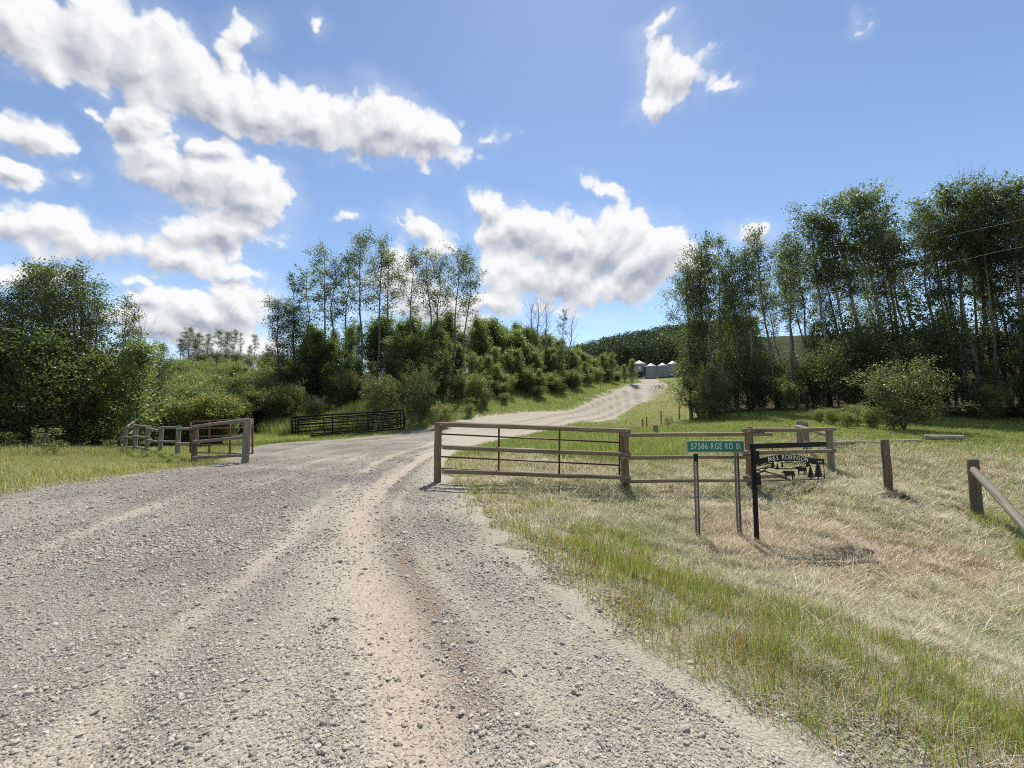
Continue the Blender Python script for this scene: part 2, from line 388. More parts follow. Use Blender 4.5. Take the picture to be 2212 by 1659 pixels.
def mat_gravel_road():
    m, b_, bs, _ = material('gravel_road'); p_ = geopos(b_)
    sand = attr(b_, 'sand').outputs['Fac']
    edge = attr(b_, 'edge').outputs['Fac']; coarse = attr(b_, 'coarse').outputs['Fac']
    ncol = b_.noise(p_, .55, 4, .6); nfine = b_.noise(p_, 38, 3, .65); ntiny = b_.noise(p_, 160, 2, .6)
    v1 = b_.n('ShaderNodeTexVoronoi'); v1.inputs['Scale'].default_value = 42; b_.put(v1.inputs['Vector'], p_)
    v2 = b_.n('ShaderNodeTexVoronoi'); v2.inputs['Scale'].default_value = 95; b_.put(v2.inputs['Vector'], p_)
    cell = b_.n('ShaderNodeSeparateColor'); b_.put(cell.inputs[0], v1.outputs['Color'])
    cell2 = b_.n('ShaderNodeSeparateColor'); b_.put(cell2.inputs[0], v2.outputs['Color'])
    stone = b_.mix(cell.outputs[0], b_.mix(coarse, rgb(.21, .185, .155), rgb(.235, .203, .168)), b_.mix(coarse, rgb(.44, .39, .32), rgb(.46, .408, .34)))
    stone = b_.mix(b_.ramp(cell.outputs[1], .90, .97), stone, rgb(.52, .49, .44))
    stone = b_.mix(b_.ramp(cell.outputs[2], .88, .96), stone, rgb(.10, .092, .088))
    fines = b_.mix(cell2.outputs[0], rgb(.30, .265, .212), rgb(.44, .392, .315))
    gap = b_.mix(coarse, fines, rgb(.15, .130, .108))
    grey = b_.mix(b_.ramp(v1.outputs['Distance'], .30, .52), stone, gap)
    speck = b_.mix(b_.ramp(cell2.outputs[2], .74, .80), fines, rgb(.13, .12, .11))
    grey = b_.mix(b_.ramp(b_.m('MULTIPLY_ADD', b_.m('SUBTRACT', nfine, .5), .8, coarse), .15, .6), speck, grey)
    grey = b_.mix(b_.ramp(ncol, .40, .62), grey, b_.mix(.5, grey, rgb(.37, .345, .28)))
    sandc = b_.mix(b_.ramp(nfine, .3, .7), rgb(.335, .265, .202), rgb(.44, .362, .29))
    sandc = b_.mix(b_.ramp(cell2.outputs[1], .86, .93), sandc, rgb(.16, .14, .125))
    brk = b_.m('MULTIPLY_ADD', b_.m('SUBTRACT', b_.noise(p_, 5.0, 4, .7), .5), .9, b_.m('MULTIPLY_ADD', b_.m('SUBTRACT', nfine, .5), .6, sand))
    col = b_.mix(b_.m('MULTIPLY', b_.ramp(brk, .20, .80), .85), grey, sandc)
    col = b_.mix(b_.m('MULTIPLY', edge, .35), col, rgb(.36, .335, .25))
    col = b_.mix(attr(b_, 'dark_strip').outputs['Fac'], col, b_.mix(nfine, rgb(.155, .112, .08), rgb(.26, .195, .148)))
    b_.put(bs.inputs['Base Color'], col); bs.inputs['Roughness'].default_value = .95
    bs.inputs['Specular IOR Level'].default_value = .15
    h = b_.m('MULTIPLY', b_.m('SUBTRACT', .55, v1.outputs['Distance']), b_.m('SUBTRACT', 1.15, sand))
    h = b_.m('MULTIPLY_ADD', b_.m('SUBTRACT', .55, v2.outputs['Distance']), .55, h)
    h = b_.m('MULTIPLY', h, b_.m('MULTIPLY_ADD', coarse, .8, .5)); h = b_.m('MULTIPLY_ADD', ntiny, .25, h); h = b_.m('MULTIPLY_ADD', nfine, .5, h)
    bump(b_, bs, h, 1.0, .014)
    return m
def mat_ground():
    m, b_, bs, _ = material('ground'); p_ = geopos(b_)
    c = attr(b_, 'col').outputs['Color']
    n1 = b_.noise(p_, 2.3, 5, .65); n2 = b_.noise(p_, 30, 4, .7); n3 = b_.noise(b_.v('MULTIPLY', p_, (1, .35, 1)), 70, 3, .6)
    c2 = b_.mix(b_.ramp(n1, .3, .7), b_.mix(1.0, c, rgb(.70, .72, .62), 'MULTIPLY'), b_.mix(1.0, c, rgb(1.25, 1.2, 1.1), 'MULTIPLY'))
    c3 = b_.mix(b_.ramp(n2, .30, .72), b_.mix(1.0, c2, rgb(.55, .56, .5), 'MULTIPLY'), b_.mix(1.0, c2, rgb(1.25, 1.22, 1.15), 'MULTIPLY'))
    b_.put(bs.inputs['Base Color'], c3); bs.inputs['Roughness'].default_value = 1.0; bs.inputs['Specular IOR Level'].default_value = .1
    bump(b_, bs, b_.m('ADD', n2, b_.m('MULTIPLY', n3, .8)), 1.0, .03)
    return m
def mat_blades(name, trans=.35):
    m, b_, bs, out = material(name)
    c = attr(b_, 'col').outputs['Color']
    b_.put(bs.inputs['Base Color'], c); bs.inputs['Roughness'].default_value = .5; bs.inputs['Specular IOR Level'].default_value = .3
    tr = b_.n('ShaderNodeBsdfTranslucent'); b_.put(tr.inputs[0], b_.mix(1.0, c, rgb(1.15, 1.15, .8), 'MULTIPLY'))
    mx = b_.n('ShaderNodeMixShader'); mx.inputs[0].default_value = trans
    b_.t.links.new(bs.outputs[0], mx.inputs[1]); b_.t.links.new(tr.outputs[0], mx.inputs[2]); b_.t.links.new(mx.outputs[0], out.inputs[0])
    return m
def mat_leaf(name, a, c, d, trans=.55, spec=.55):
    """leaves that run from colour a to c by leaf, some of them d"""
    m, b_, bs, out = material(name)
    gn = b_.n('ShaderNodeNewGeometry'); oi = b_.n('ShaderNodeObjectInfo')
    isl = gn.outputs['Random Per Island']; orr = oi.outputs['Random']
    n_ = b_.noise(gn.outputs['Position'], .55, 2, .5)
    f = b_.m('MULTIPLY_ADD', isl, .5, b_.m('MULTIPLY', orr, .5))
    col = b_.mix(f, rgb(*a), rgb(*c))
    col = b_.mix(b_.m('MULTIPLY', b_.ramp(n_, .48, .66), .8), col, rgb(*d))
    b_.put(bs.inputs['Base Color'], col); bs.inputs['Roughness'].default_value = .42; bs.inputs['Specular IOR Level'].default_value = spec
    tr = b_.n('ShaderNodeBsdfTranslucent'); b_.put(tr.inputs[0], b_.mix(1.0, col, rgb(1.75, 1.85, 1.0), 'MULTIPLY'))
    mx = b_.n('ShaderNodeMixShader'); mx.inputs[0].default_value = trans
    b_.t.links.new(bs.outputs[0], mx.inputs[1]); b_.t.links.new(tr.outputs[0], mx.inputs[2]); b_.t.links.new(mx.outputs[0], out.inputs[0])
    return m
def mat_bark(name, pale, dark):
    m, b_, bs, _ = material(name); p_ = obco(b_)
    n1 = b_.noise(b_.v('MULTIPLY', p_, (3, 3, 8)), 1.0, 4, .65); n2 = b_.noise(p_, 14, 3, .6)
    sepz = b_.n('ShaderNodeSeparateXYZ'); b_.put(sepz.inputs[0], p_)
    col = b_.mix(b_.ramp(n1, .50, .62), rgb(*pale), rgb(*dark))
    col = b_.mix(b_.m('MULTIPLY', n2, .4), col, rgb(*[x * .6 for x in pale]))
    b_.put(bs.inputs['Base Color'], col); bs.inputs['Roughness'].default_value = .9
    bump(b_, bs, n2, .5, .02)
    return m
def mat_wood(name, pale, dark, grain=1.0):
    """weathered round timber, grain along the local Z axis"""
    m, b_, bs, _ = material(name); p_ = obco(b_); oi = b_.n('ShaderNodeObjectInfo').outputs['Random']
    sh_ = b_.n('ShaderNodeCombineXYZ'); b_.put(sh_.inputs[2], b_.m('MULTIPLY', oi, 37.0))
    q = b_.v('ADD', b_.v('MULTIPLY', p_, (26, 26, 1.3)), sh_.outputs[0])
    g1 = b_.noise(q, 1.0, 5, .65); g2 = b_.noise(b_.v('ADD', p_, sh_.outputs[0]), 3.0, 4, .6)
    g3 = b_.noise(b_.v('MULTIPLY', q, (4, 4, .7)), 1.0, 2, .5)
    col = b_.mix(b_.ramp(g1, .33, .68), rgb(*dark), rgb(*pale))
    col = b_.mix(b_.m('MULTIPLY', b_.ramp(g2, .45, .7), .5), col, rgb(*[x * .62 for x in pale]))
    col = b_.mix(b_.ramp(g3, .64, .72), col, rgb(*[x * .35 for x in dark]))
    b_.put(bs.inputs['Base Color'], col); bs.inputs['Roughness'].default_value = .85; bs.inputs['Specular IOR Level'].default_value = .25
    bump(b_, bs, b_.m('ADD', g1, g3), .7, .006)
    return m
def mat_paint(name, col, rust=None, rough=.5, metal=0.0, amount=.5, spec=.5):
    m, b_, bs, _ = material(name); p_ = obco(b_)
    n1 = b_.noise(p_, 7, 6, .7); n2 = b_.noise(p_, 60, 3, .6)
    c = b_.mix(b_.m('MULTIPLY', n2, .35), rgb(*col), rgb(*[x * .7 for x in col]))
    if rust: c = b_.mix(b_.ramp(n1, amount, amount + .12), c, rgb(*rust))
    b_.put(bs.inputs['Base Color'], c); b_.put(bs.inputs['Roughness'], b_.m('MULTIPLY_ADD', n1, .25, rough - .1))
    bs.inputs['Metallic'].default_value = metal; bs.inputs['Specular IOR Level'].default_value = spec
    bump(b_, bs, n2, .15, .002)
    return m

# ------------------------------------------------------------------ ground and road
def zones(x, y, sd):
    """base colour of the soil and turf at a place"""
    n1 = fbm(x * .5, y * .5, 31, 4); n2 = fbm(x * .16, y * .16, 41, 3); n3 = fbm(x * 1.9, y * 1.9, 51, 4)
    hay = np.stack([.38 + .18 * (n3 - .5), .33 + .16 * (n3 - .5), .235 + .12 * (n3 - .5)], -1)
    red = np.array([.36, .245, .18]); green = np.array([.18, .20, .065]); lush = np.array([.17, .215, .055]); soil = np.array([.07, .06, .035]); olive = np.array([.17, .165, .06])
    mixc = lambda a, c_, f: a * (1 - f[..., None]) + c_ * f[..., None]
    col = mixc(hay, red, sstep(n1, .5, .72) * .55)
    col = mixc(col, olive, sstep(n2 + (n3 - .5) * .4, .46, .62) * .55)
    # turf turns green behind the fences
    past = sstep(y + (n1 - .5) * 5 - np.where(x > 8.5, (x - 8.5) * -.1, 0), 10.6, 15.5) * (x > -3)
    col = mixc(col, green * .55 + olive * .45, past * .8)
    col = mixc(col, lush, sstep(y + (n1 - .5) * 6, 14, 20) * (x > -3) * .85)
    hayf = sstep(seg_dist(x, y, [(10, 38), (18, 50), (28, 66)]), 10, 4) * sstep(n2, .35, .6)
    col = mixc(col, np.array([.27, .235, .115]), hayf * .8)
    left = (x < -3) & (y > 3)
    col = mixc(col, olive * .55 + green * .45, left * (.45 + .4 * n1))
    col = mixc(col, lush * .8, ((x < -3) & (y > 15)) * .7)
    # leaf litter under the woods
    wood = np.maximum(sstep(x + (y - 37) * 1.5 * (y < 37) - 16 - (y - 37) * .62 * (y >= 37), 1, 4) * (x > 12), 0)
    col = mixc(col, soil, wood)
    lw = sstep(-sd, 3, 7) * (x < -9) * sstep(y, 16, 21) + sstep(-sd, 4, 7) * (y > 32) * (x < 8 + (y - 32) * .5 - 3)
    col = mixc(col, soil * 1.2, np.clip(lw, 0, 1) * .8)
    far = sstep(y, 130, 150); col = mixc(col, np.array([.035, .05, .02]), far)
    col = mixc(col, np.array([.34, .31, .25]), sstep(sd, -1.25 - .9 * n3, -.2) * sstep(y, 9, 6) * .85 + sstep(sd, -.45 - .5 * n3, .1) * (1 - .85 * sstep(y, 9, 6)))
    return col
gx_ = stretch(-2500, 2500, -11, 12, .11, 1.065); gy_ = stretch(-2500, 4000, -.5, 17, .10, 1.055)
GX, GY = np.meshgrid(gx_, gy_); x_, y_ = GX.ravel(), GY.ravel()
SD = road_sd(x_, y_); near = np.hypot(x_, y_ - 6) < 60
Z0 = terr(x_, y_)
zrel = np.zeros(len(x_))
zrel[near] = (fbm(x_[near] * 2.2, y_[near] * 2.2, 3, 4) - .5) * .09 * sstep(-SD[near], -.1, .8) + (fbm(x_[near] * .7, y_[near] * .7, 13, 3) - .5) * .10 * sstep(-SD[near], .2, 1.5)
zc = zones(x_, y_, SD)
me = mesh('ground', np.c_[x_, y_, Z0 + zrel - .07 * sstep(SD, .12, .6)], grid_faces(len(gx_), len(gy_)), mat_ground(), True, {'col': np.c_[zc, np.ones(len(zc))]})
ground = tag(link('ground', me), 'rolling ground of mown hay stubble and green turf', 'ground', kind='structure')
def relief(x, y):
    sd = road_sd(x, y)
    return terr(x, y) + (fbm(x * 2.2, y * 2.2, 3, 4) - .5) * .09 * sstep(-sd, -.1, .8) + (fbm(x * .7, y * .7, 13, 3) - .5) * .10 * sstep(-sd, .2, 1.5)

def coarse_mask(x, y):
    """where loose stone lies thick: thrown to the left of the tracks and along the right edge"""
    n_ = fbm(x * .45, y * .35, 311, 4); big = sstep(-x - .12 * y, .5, 1.9) * (.6 + .4 * sstep(y, 1.2, 2.6)) * 1.25; rt = (.45 + .35 * np.exp(-((road_sd(x, y) - .75) / .6) ** 2)) * sstep(y, 12, 6)
    return np.clip(np.maximum(big, rt) * (.6 + .6 * sstep(n_, .3, .6)) * (1 - .5 * streaks(x, y)) * (1 - .85 * sstep(sand_mask(x, y), .2, .5)), 0, 1)
rx_ = stretch(-60, 60, -10, 3, .075, 1.06); ry_ = stretch(-9, 128, .4, 15, .075, 1.05)
QX, QY = np.meshgrid(rx_, ry_); qx, qy = QX.ravel(), QY.ravel()
qs = road_sd(qx, qy)
lift = .028 * sstep(qs + (fbm(qx * 2.5, qy * 2.5, 61, 4) - .5) * .9, -.42, .22) - .012
def road_z(x, y, sd=None):
    sd = road_sd(x, y) if sd is None else sd
    return terr(x, y) + rut_depth(x, y) * sstep(sd, 0, .6) + (fbm(x * 3.1, y * 3.1, 91, 3) - .5) * .022 + .016
qz = terr(qx, qy) + lift + (rut_depth(qx, qy) * sstep(qs, 0, .6) + (fbm(qx * 3.1, qy * 3.1, 91, 3) - .5) * .022 * sstep(qs, -.3, .3))
f = grid_faces(len(rx_), len(ry_)); keep = (qs[f] > -.55).any(1); f = f[keep]
used = np.unique(f); remap = np.full(len(qx), -1); remap[used] = np.arange(len(used))
me = mesh('gravel_road', np.c_[qx, qy, qz][used], remap[f], mat_gravel_road(), True,
          {'sand': sand_exact(qx, qy)[used], 'coarse': coarse_mask(qx, qy)[used], 'dark_strip': dark_strip_mask(qx, qy)[used], 'edge': sstep(qs[used], 1.2, -.2)})
road = tag(link('gravel_road', me), 'grey gravel drive with worn sandy wheel tracks curving uphill', 'road', kind='structure')

# loose stones on the gravel, an uncountable scatter of points each carrying a stone
def mat_stone():
    m, b_, bs, _ = material('loose_stone')
    t_ = attr(b_, 'tint', 'INSTANCER').outputs['Fac']; n_ = b_.noise(obco(b_), 3, 3, .6)
    c = b_.mix(t_, rgb(.22, .188, .155), rgb(.47, .418, .345)); c = b_.mix(b_.ramp(t_, .96, .98), c, rgb(.54, .51, .46))
    c = b_.mix(b_.m('MULTIPLY', n_, .35), c, rgb(.30, .24, .18))
    b_.put(bs.inputs['Base Color'], c); bs.inputs['Roughness'].default_value = .85
    return m
def gravel_points():
    n_ = 1300000
    u = RNG.random(n_); D = 1.1 * (16 / 1.1) ** u                   # thins out with distance
    a = RNG.uniform(-1.42, 1.42, n_)
    x, y = D * a, D - .15
    k = (y > .3); x, y, D = x[k], y[k], D[k]
    sd = road_sd(x, y); san = sand_mask(x, y)
    dens = sstep(sd, -1.3, -.1) * (.10 + .9 * coarse_mask(x, y)) * (.4 + .8 * sstep(fbm(x * .8, y * .8, 88, 3), .35, .65))
    dens = np.maximum(dens, .06 * (sd > -1.2))
    k = RNG.random(len(x)) < dens * .75
    x, y, D = x[k], y[k], D[k]
    r = np.minimum(.0037 * np.exp(RNG.normal(.2, .5, len(x))), .024) * np.clip(D / 4, .8, 1.35)
    k = r / D > .0010; x, y, D, r = x[k], y[k], D[k], r[k]
    m_ = 10000; Db = 1.2 * (9 / 1.2) ** RNG.random(m_); xb = Db * RNG.uniform(-1.42, 1.3, m_); yb = Db - .1        # single larger stones
    kb = (RNG.random(m_) < .25 + .5 * sstep(fbm(xb * 1.7, yb * 1.7, 99, 3), .4, .65)) & (road_sd(xb, yb) > -.9)
    xb, yb = xb[kb], yb[kb]; rb = .0075 * np.exp(RNG.normal(.05, .38, len(xb)))
    x, y, r = np.r_[x, xb], np.r_[y, yb], np.r_[r, np.minimum(rb, .026)]
    print('stones', len(x)); return x, y, r
sx_, sy_, sr_ = gravel_points()
_sd = road_sd(sx_, sy_); sz_ = np.where(_sd > .15, road_z(sx_, sy_), np.maximum(road_z(sx_, sy_), relief(sx_, sy_))) - .012 * (_sd <= .15) + sr_ * .25 - .002
me = bpy.data.meshes.new('gravel'); me.vertices.add(len(sx_)); me.vertices.foreach_set('co', np.c_[sx_, sy_, sz_].astype(np.float32).ravel())
def put_attr(me, k, kind, v):
    a_ = me.attributes.new(k, kind, 'POINT'); a_.data.foreach_set('value' if kind == 'FLOAT' else 'vector', np.asarray(v, np.float32).ravel())
put_attr(me, 'size', 'FLOAT_VECTOR', sr_[:, None] * np.c_[RNG.uniform(.8, 1.5, len(sr_)), RNG.uniform(.7, 1.2, len(sr_)), RNG.uniform(.45, .9, len(sr_))])
put_attr(me, 'turn', 'FLOAT_VECTOR', RNG.uniform(-.5, .5, (len(sr_), 3)) * np.array([1, 1, 12.6]))
put_attr(me, 'tint', 'FLOAT', RNG.random(len(sr_)))
gravel = tag(link('gravel', me), 'loose grey and brown stones scattered over the gravel road', 'gravel', kind='stuff')
ng = bpy.data.node_groups.new('scatter_stones', 'GeometryNodeTree')
ng.interface.new_socket('Geometry', in_out='INPUT', socket_type='NodeSocketGeometry'); ng.interface.new_socket('Geometry', in_out='OUTPUT', socket_type='NodeSocketGeometry')
N_ = ng.nodes.new; gi = N_('NodeGroupInput'); go = N_('NodeGroupOutput')
ico = N_('GeometryNodeMeshIcoSphere'); ico.inputs['Radius'].default_value = 1.0; ico.inputs['Subdivisions'].default_value = 2
sp = N_('GeometryNodeSetPosition'); nz = N_('ShaderNodeTexNoise'); nz.inputs['Scale'].default_value = 1.1; nz.inputs['Detail'].default_value = 1
vm = N_('ShaderNodeVectorMath'); vm.operation = 'MULTIPLY_ADD'; vm.inputs[1].default_value = (1.1, 1.1, 1.1); vm.inputs[2].default_value = (-.55, -.55, -.55)
sm = N_('GeometryNodeSetMaterial'); sm.inputs['Material'].default_value = mat_stone()
m2p = N_('GeometryNodeMeshToPoints'); ip = N_('GeometryNodeInstanceOnPoints')
def named(nm, kind):
    q = N_('GeometryNodeInputNamedAttribute'); q.data_type = kind; q.inputs[0].default_value = nm; return q.outputs[0]
e2r = N_('FunctionNodeEulerToRotation')
for a_, c_ in ((nz.outputs['Color'], vm.inputs[0]), (vm.outputs[0], sp.inputs['Offset']), (ico.outputs[0], sp.inputs['Geometry']), (sp.outputs[0], sm.inputs['Geometry']), (gi.outputs[0], m2p.inputs[0]),
               (m2p.outputs[0], ip.inputs['Points']), (sm.outputs[0], ip.inputs['Instance']), (named('turn', 'FLOAT_VECTOR'), e2r.inputs[0]), (e2r.outputs[0], ip.inputs['Rotation']), (named('size', 'FLOAT_VECTOR'), ip.inputs['Scale']), (ip.outputs[0], go.inputs[0])):
    ng.links.new(a_, c_)
gravel.modifiers.new('stones', 'NODES').node_group = ng

# ------------------------------------------------------------------ timber, pipe and sheet builders
def ring_mesh(name, rings, mat, smooth=True, cap=True):
    """rings: (n, k, 3) stacked loops joined into one closed tube"""
    rings = np.asarray(rings, float); n_, k, _ = rings.shape
    v = rings.reshape(-1, 3); i = np.arange(k); q = []
    for r_ in range(n_ - 1):
        a_ = r_ * k; q.append(np.c_[a_ + i, a_ + (i + 1) % k, a_ + k + (i + 1) % k, a_ + k + i])
    fs = [np.concatenate(q)]
    if cap:
        v = np.r_[v, rings[0].mean(0)[None], rings[-1].mean(0)[None]]; c0 = n_ * k
        fs.append(np.r_[np.c_[(i + 1) % k, i, np.full(k, c0)], np.c_[(n_ - 1) * k + i, (n_ - 1) * k + (i + 1) % k, np.full(k, c0 + 1)]])
    return mesh(name, v, fs, mat, smooth)
def aim(o, p0, p1):
    p0, p1 = Vector(p0), Vector(p1)
    o.location = p0; o.rotation_mode = 'QUATERNION'; o.rotation_quaternion = (p1 - p0).to_track_quat('Z', 'Y')
def log(name, p0, p1, r0, r1, mat, parent, seed=0, k=12):
    """round timber from p0 to p1, a little crooked, with rounded ends"""
    L = (Vector(p1) - Vector(p0)).length; rg = np.random.default_rng(seed + 100)
    t = np.r_[0, .012, np.linspace(.06, .94, 7), .988, 1]
    sc = np.r_[.82, 1, np.ones(7), 1, .82]
    th = np.arange(k) / k * 2 * math.pi; wob = 1 + rg.normal(0, .03, k)
    cx, cy = np.cumsum(rg.normal(0, .004, len(t))), np.cumsum(rg.normal(0, .004, len(t)))
    cx -= np.linspace(cx[0], cx[-1], len(t)); cy -= np.linspace(cy[0], cy[-1], len(t))
    rr = (r0 + (r1 - r0) * t) * sc * (1 + rg.normal(0, .015, len(t)))
    rings = np.stack([np.c_[cx[i] + rr[i] * wob * np.cos(th), cy[i] + rr[i] * wob * np.sin(th), np.full(k, t[i] * L)] for i in range(len(t))])
    o = link(name, ring_mesh(name, rings, mat), parent); aim(o, p0, p1); return o
def pipe(name, p0, p1, r, mat, parent, k=8):
    L = (Vector(p1) - Vector(p0)).length; th = np.arange(k) / k * 2 * math.pi
    rings = np.stack([np.c_[r * np.cos(th), r * np.sin(th), np.full(k, z)] for z in (0, L)])
    o = link(name, ring_mesh(name, rings, mat), parent); aim(o, p0, p1); return o
def path_pipe(name, pts, r, mat, parent=None, k=6):
    pts = np.asarray(pts, float); th = np.arange(k) / k * 2 * math.pi; rings = []
    for i, p_ in enumerate(pts):
        d = Vector(pts[min(i + 1, len(pts) - 1)] - pts[max(i - 1, 0)]).normalized()
        u = d.cross(Vector((0, 0, 1))); u = (u if u.length > .05 else d.cross(Vector((0, 1, 0)))).normalized(); w = d.cross(u)
        rings.append(p_ + r * (np.cos(th)[:, None] * np.array(u) + np.sin(th)[:, None] * np.array(w)))
    return link(name, ring_mesh(name, np.array(rings), mat), parent)
BOXF = np.array([[0,3,2,1],[4,5,6,7],[0,1,5,4],[1,2,6,5],[2,3,7,6],[3,0,4,7]])
def boxes_mesh(name, bs, mat, smooth=False):
    """bs: (x0,x1,y0,y1,z0,z1) boxes that make up one piece"""
    v, fs = [], []
    for i, (x0, x1, y0, y1, z0, z1) in enumerate(bs):
        v += [(x0,y0,z0),(x1,y0,z0),(x1,y1,z0),(x0,y1,z0),(x0,y0,z1),(x1,y0,z1),(x1,y1,z1),(x0,y1,z1)]; fs.append(BOXF + i * 8)
    return mesh(name, v, np.concatenate(fs), mat, smooth)
def bevel_box(name, sx, sy, sz, mat, parent, loc=(0, 0, 0), bev=.004):
    bm = bmesh.new(); bmesh.ops.create_cube(bm, size=1); bmesh.ops.scale(bm, vec=(sx, sy, sz), verts=bm.verts)
    bmesh.ops.bevel(bm, geom=bm.edges[:], offset=min(bev, sx * .3, sy * .3, sz * .3), segments=2, affect='EDGES', profile=.6)
    me = bpy.data.meshes.new(name); bm.to_mesh(me); bm.free(); me.materials.append(mat)
    return link(name, me, parent, loc)
def plate(name, outlines, y0, y1, mat, parent=None, loc=None):
    """flat cut-out sheet in the XZ plane, each outline a simple polygon, thickness y0..y1"""
    bm = bmesh.new()
    for pts in outlines:
        vs = [bm.verts.new((x, y0, z)) for x, z in pts]; f_ = bm.faces.new(vs)
        r_ = bmesh.ops.extrude_face_region(bm, geom=[f_]); bmesh.ops.translate(bm, vec=(0, y1 - y0, 0), verts=[e for e in r_['geom'] if isinstance(e, bmesh.types.BMVert)])
    bmesh.ops.recalc_face_normals(bm, faces=bm.faces[:]); me = bpy.data.meshes.new(name)
    bmesh.ops.triangulate(bm, faces=[f_ for f_ in bm.faces if len(f_.verts) > 4])
    bm.to_mesh(me); bm.free(); me.materials.append(mat); return link(name, me, parent, loc)
def text_mesh(name, body, size, mat, parent, loc, depth=.0012, rot=(R(90), 0, 0), sx=1.0, space=1.0, weight=0.0, center=True):
    c = bpy.data.curves.new(name, 'FONT'); c.body = body; c.size = size; c.extrude = depth; c.align_x = 'CENTER' if center else 'LEFT'; c.align_y = 'CENTER'
    c.space_character = space; c.offset = weight
    o = bpy.data.objects.new(name, c); COL.objects.link(o); bpy.context.view_layer.update()
    me = bpy.data.meshes.new_from_object(o.evaluated_get(bpy.context.evaluated_depsgraph_get()))
    bpy.data.objects.remove(o); bpy.data.curves.remove(c)
    me.materials.clear(); me.materials.append(mat)
    t = link(name, me, parent, loc); t.rotation_euler = rot; t.scale = (sx, 1, 1); return t

M_POST = mat_wood('post_timber', (.27, .195, .12), (.13, .085, .05))
M_RAIL = mat_wood('rail_timber', (.30, .245, .165), (.15, .11, .07))
M_OLD = mat_wood('grey_timber', (.30, .27, .21), (.15, .13, .10))
M_DARKPOST = mat_wood('dark_post_timber', (.20, .155, .115), (.09, .07, .052))
M_PEEL = mat_wood('peeled_timber', (.46, .42, .34), (.26, .23, .18))
M_RED = mat_paint('red_gate_paint', (.085, .018, .014), (.06, .028, .016), .5, amount=.52)
M_RUST = mat_paint('rusty_gate_paint', (.10, .034, .016), (.15, .065, .03), .6, amount=.45)
M_BLACK = mat_paint('black_steel', (.009, .009, .010), (.025, .018, .014), .6, amount=.68, spec=.25)
M_GALV = mat_paint('galvanised', (.20, .19, .18), (.11, .09, .075), .5, metal=.3)
M_BOLT = mat_paint('bolt_zinc', (.55, .54, .50), None, .4, metal=.3)
M_WIRE = mat_paint('fence_wire', (.36, .35, .33), (.22, .17, .12), .5, metal=.4)
M_GREEN = mat_paint('sign_green', (.010, .19, .125), None, .35)
M_WHITE = mat_paint('sign_white', (.72, .74, .72), None, .4)

def bolt(parent_rail, p_):
    """a nail head on the near face of a rail"""
    o = link('nail_head', BOLT_ME, None); o.parent = parent_rail
    bpy.context.view_layer.update()
    o.matrix_parent_inverse = parent_rail.matrix_world.inverted(); o.location = p_; return o
_th = np.arange(8) / 8 * 2 * math.pi
BOLT_ME = ring_mesh('nail_head', np.stack([np.c_[.014 * s_ * np.cos(_th), np.full(8, y), .014 * s_ * np.sin(_th)] for y, s_ in ((.006, 1), (-.002, 1), (-.006, .6))]), M_BOLT)

# ------------------------------------------------------------------ rail fence on the right of the drive
def post(parent, X, Yt, D, r, mat, seed, name='post', sink=.4):
    t = P(X, Yt, D); z0 = tz(t[0], D)
    return log(name, (t[0], D, z0 - sink), (t[0] + .01 * math.sin(seed), D, t[2]), r * 1.06, r, mat, parent, seed)
RF = empty('rail_fence', P(945, 1043, 9.4)); RF.location = (0, 0, 0)
tag(RF, 'brown three-rail timber fence with a corner brace right of the drive', 'fence')
for i, (X, Yt, D, r) in enumerate([(947, 912, 9.4, .085), (1349, 931, 9.12, .085), (1616, 922, 9.2, .085), (1791, 925, 10.8, .085), (1727, 909, 13.2, .10), (1741, 912, 13.9, .07)]):
    post(RF, X, Yt, D, r, M_POST if i < 3 else M_OLD, i)
rails = [((949,917),(1362,931.5),9.25,8.98,.058), ((955,966),(1362,981),9.25,8.98,.052), ((955,1018.5),(1362,1031.5),9.25,8.98,.052),
 ((1340,939.5),(1668,937.5),8.97,9.3,.046), ((1340,989),(1640,987),8.97,9.1,.046), ((1340,1038.5),(1640,1037),8.97,9.1,.044),
 ((1606,930),(1804,927),9.06,10.72,.056), ((1606,978),(1804,974),9.06,10.72,.056), ((1608,1031),(1796,1022),9.06,10.72,.050)]
for i, (a_, c_, Da, Dc, r) in enumerate(rails):
    o = log('rail', P(a_[0], a_[1], Da), P(c_[0], c_[1], Dc), r, r * .92, M_RAIL, RF, 40 + i)
    for X_, Y_, D_ in ((a_[0] + 4 if i < 6 else a_[0] + 9, a_[1], Da), (c_[0] - 10 if i < 3 else (1616 if i < 6 else c_[0] - 12), c_[1], Dc)):
        q = P(X_, Y_, D_); bolt(o, (q[0], q[1] - r - .001, q[2]))
log('brace', P(1722, 921, 13.1), P(1788, 939, 10.9), .05, .05, M_OLD, RF, 61)
log('brace', P(1729, 962, 13.2), P(1786, 930, 10.95), .012, .012, M_WIRE, RF, 62, 6)

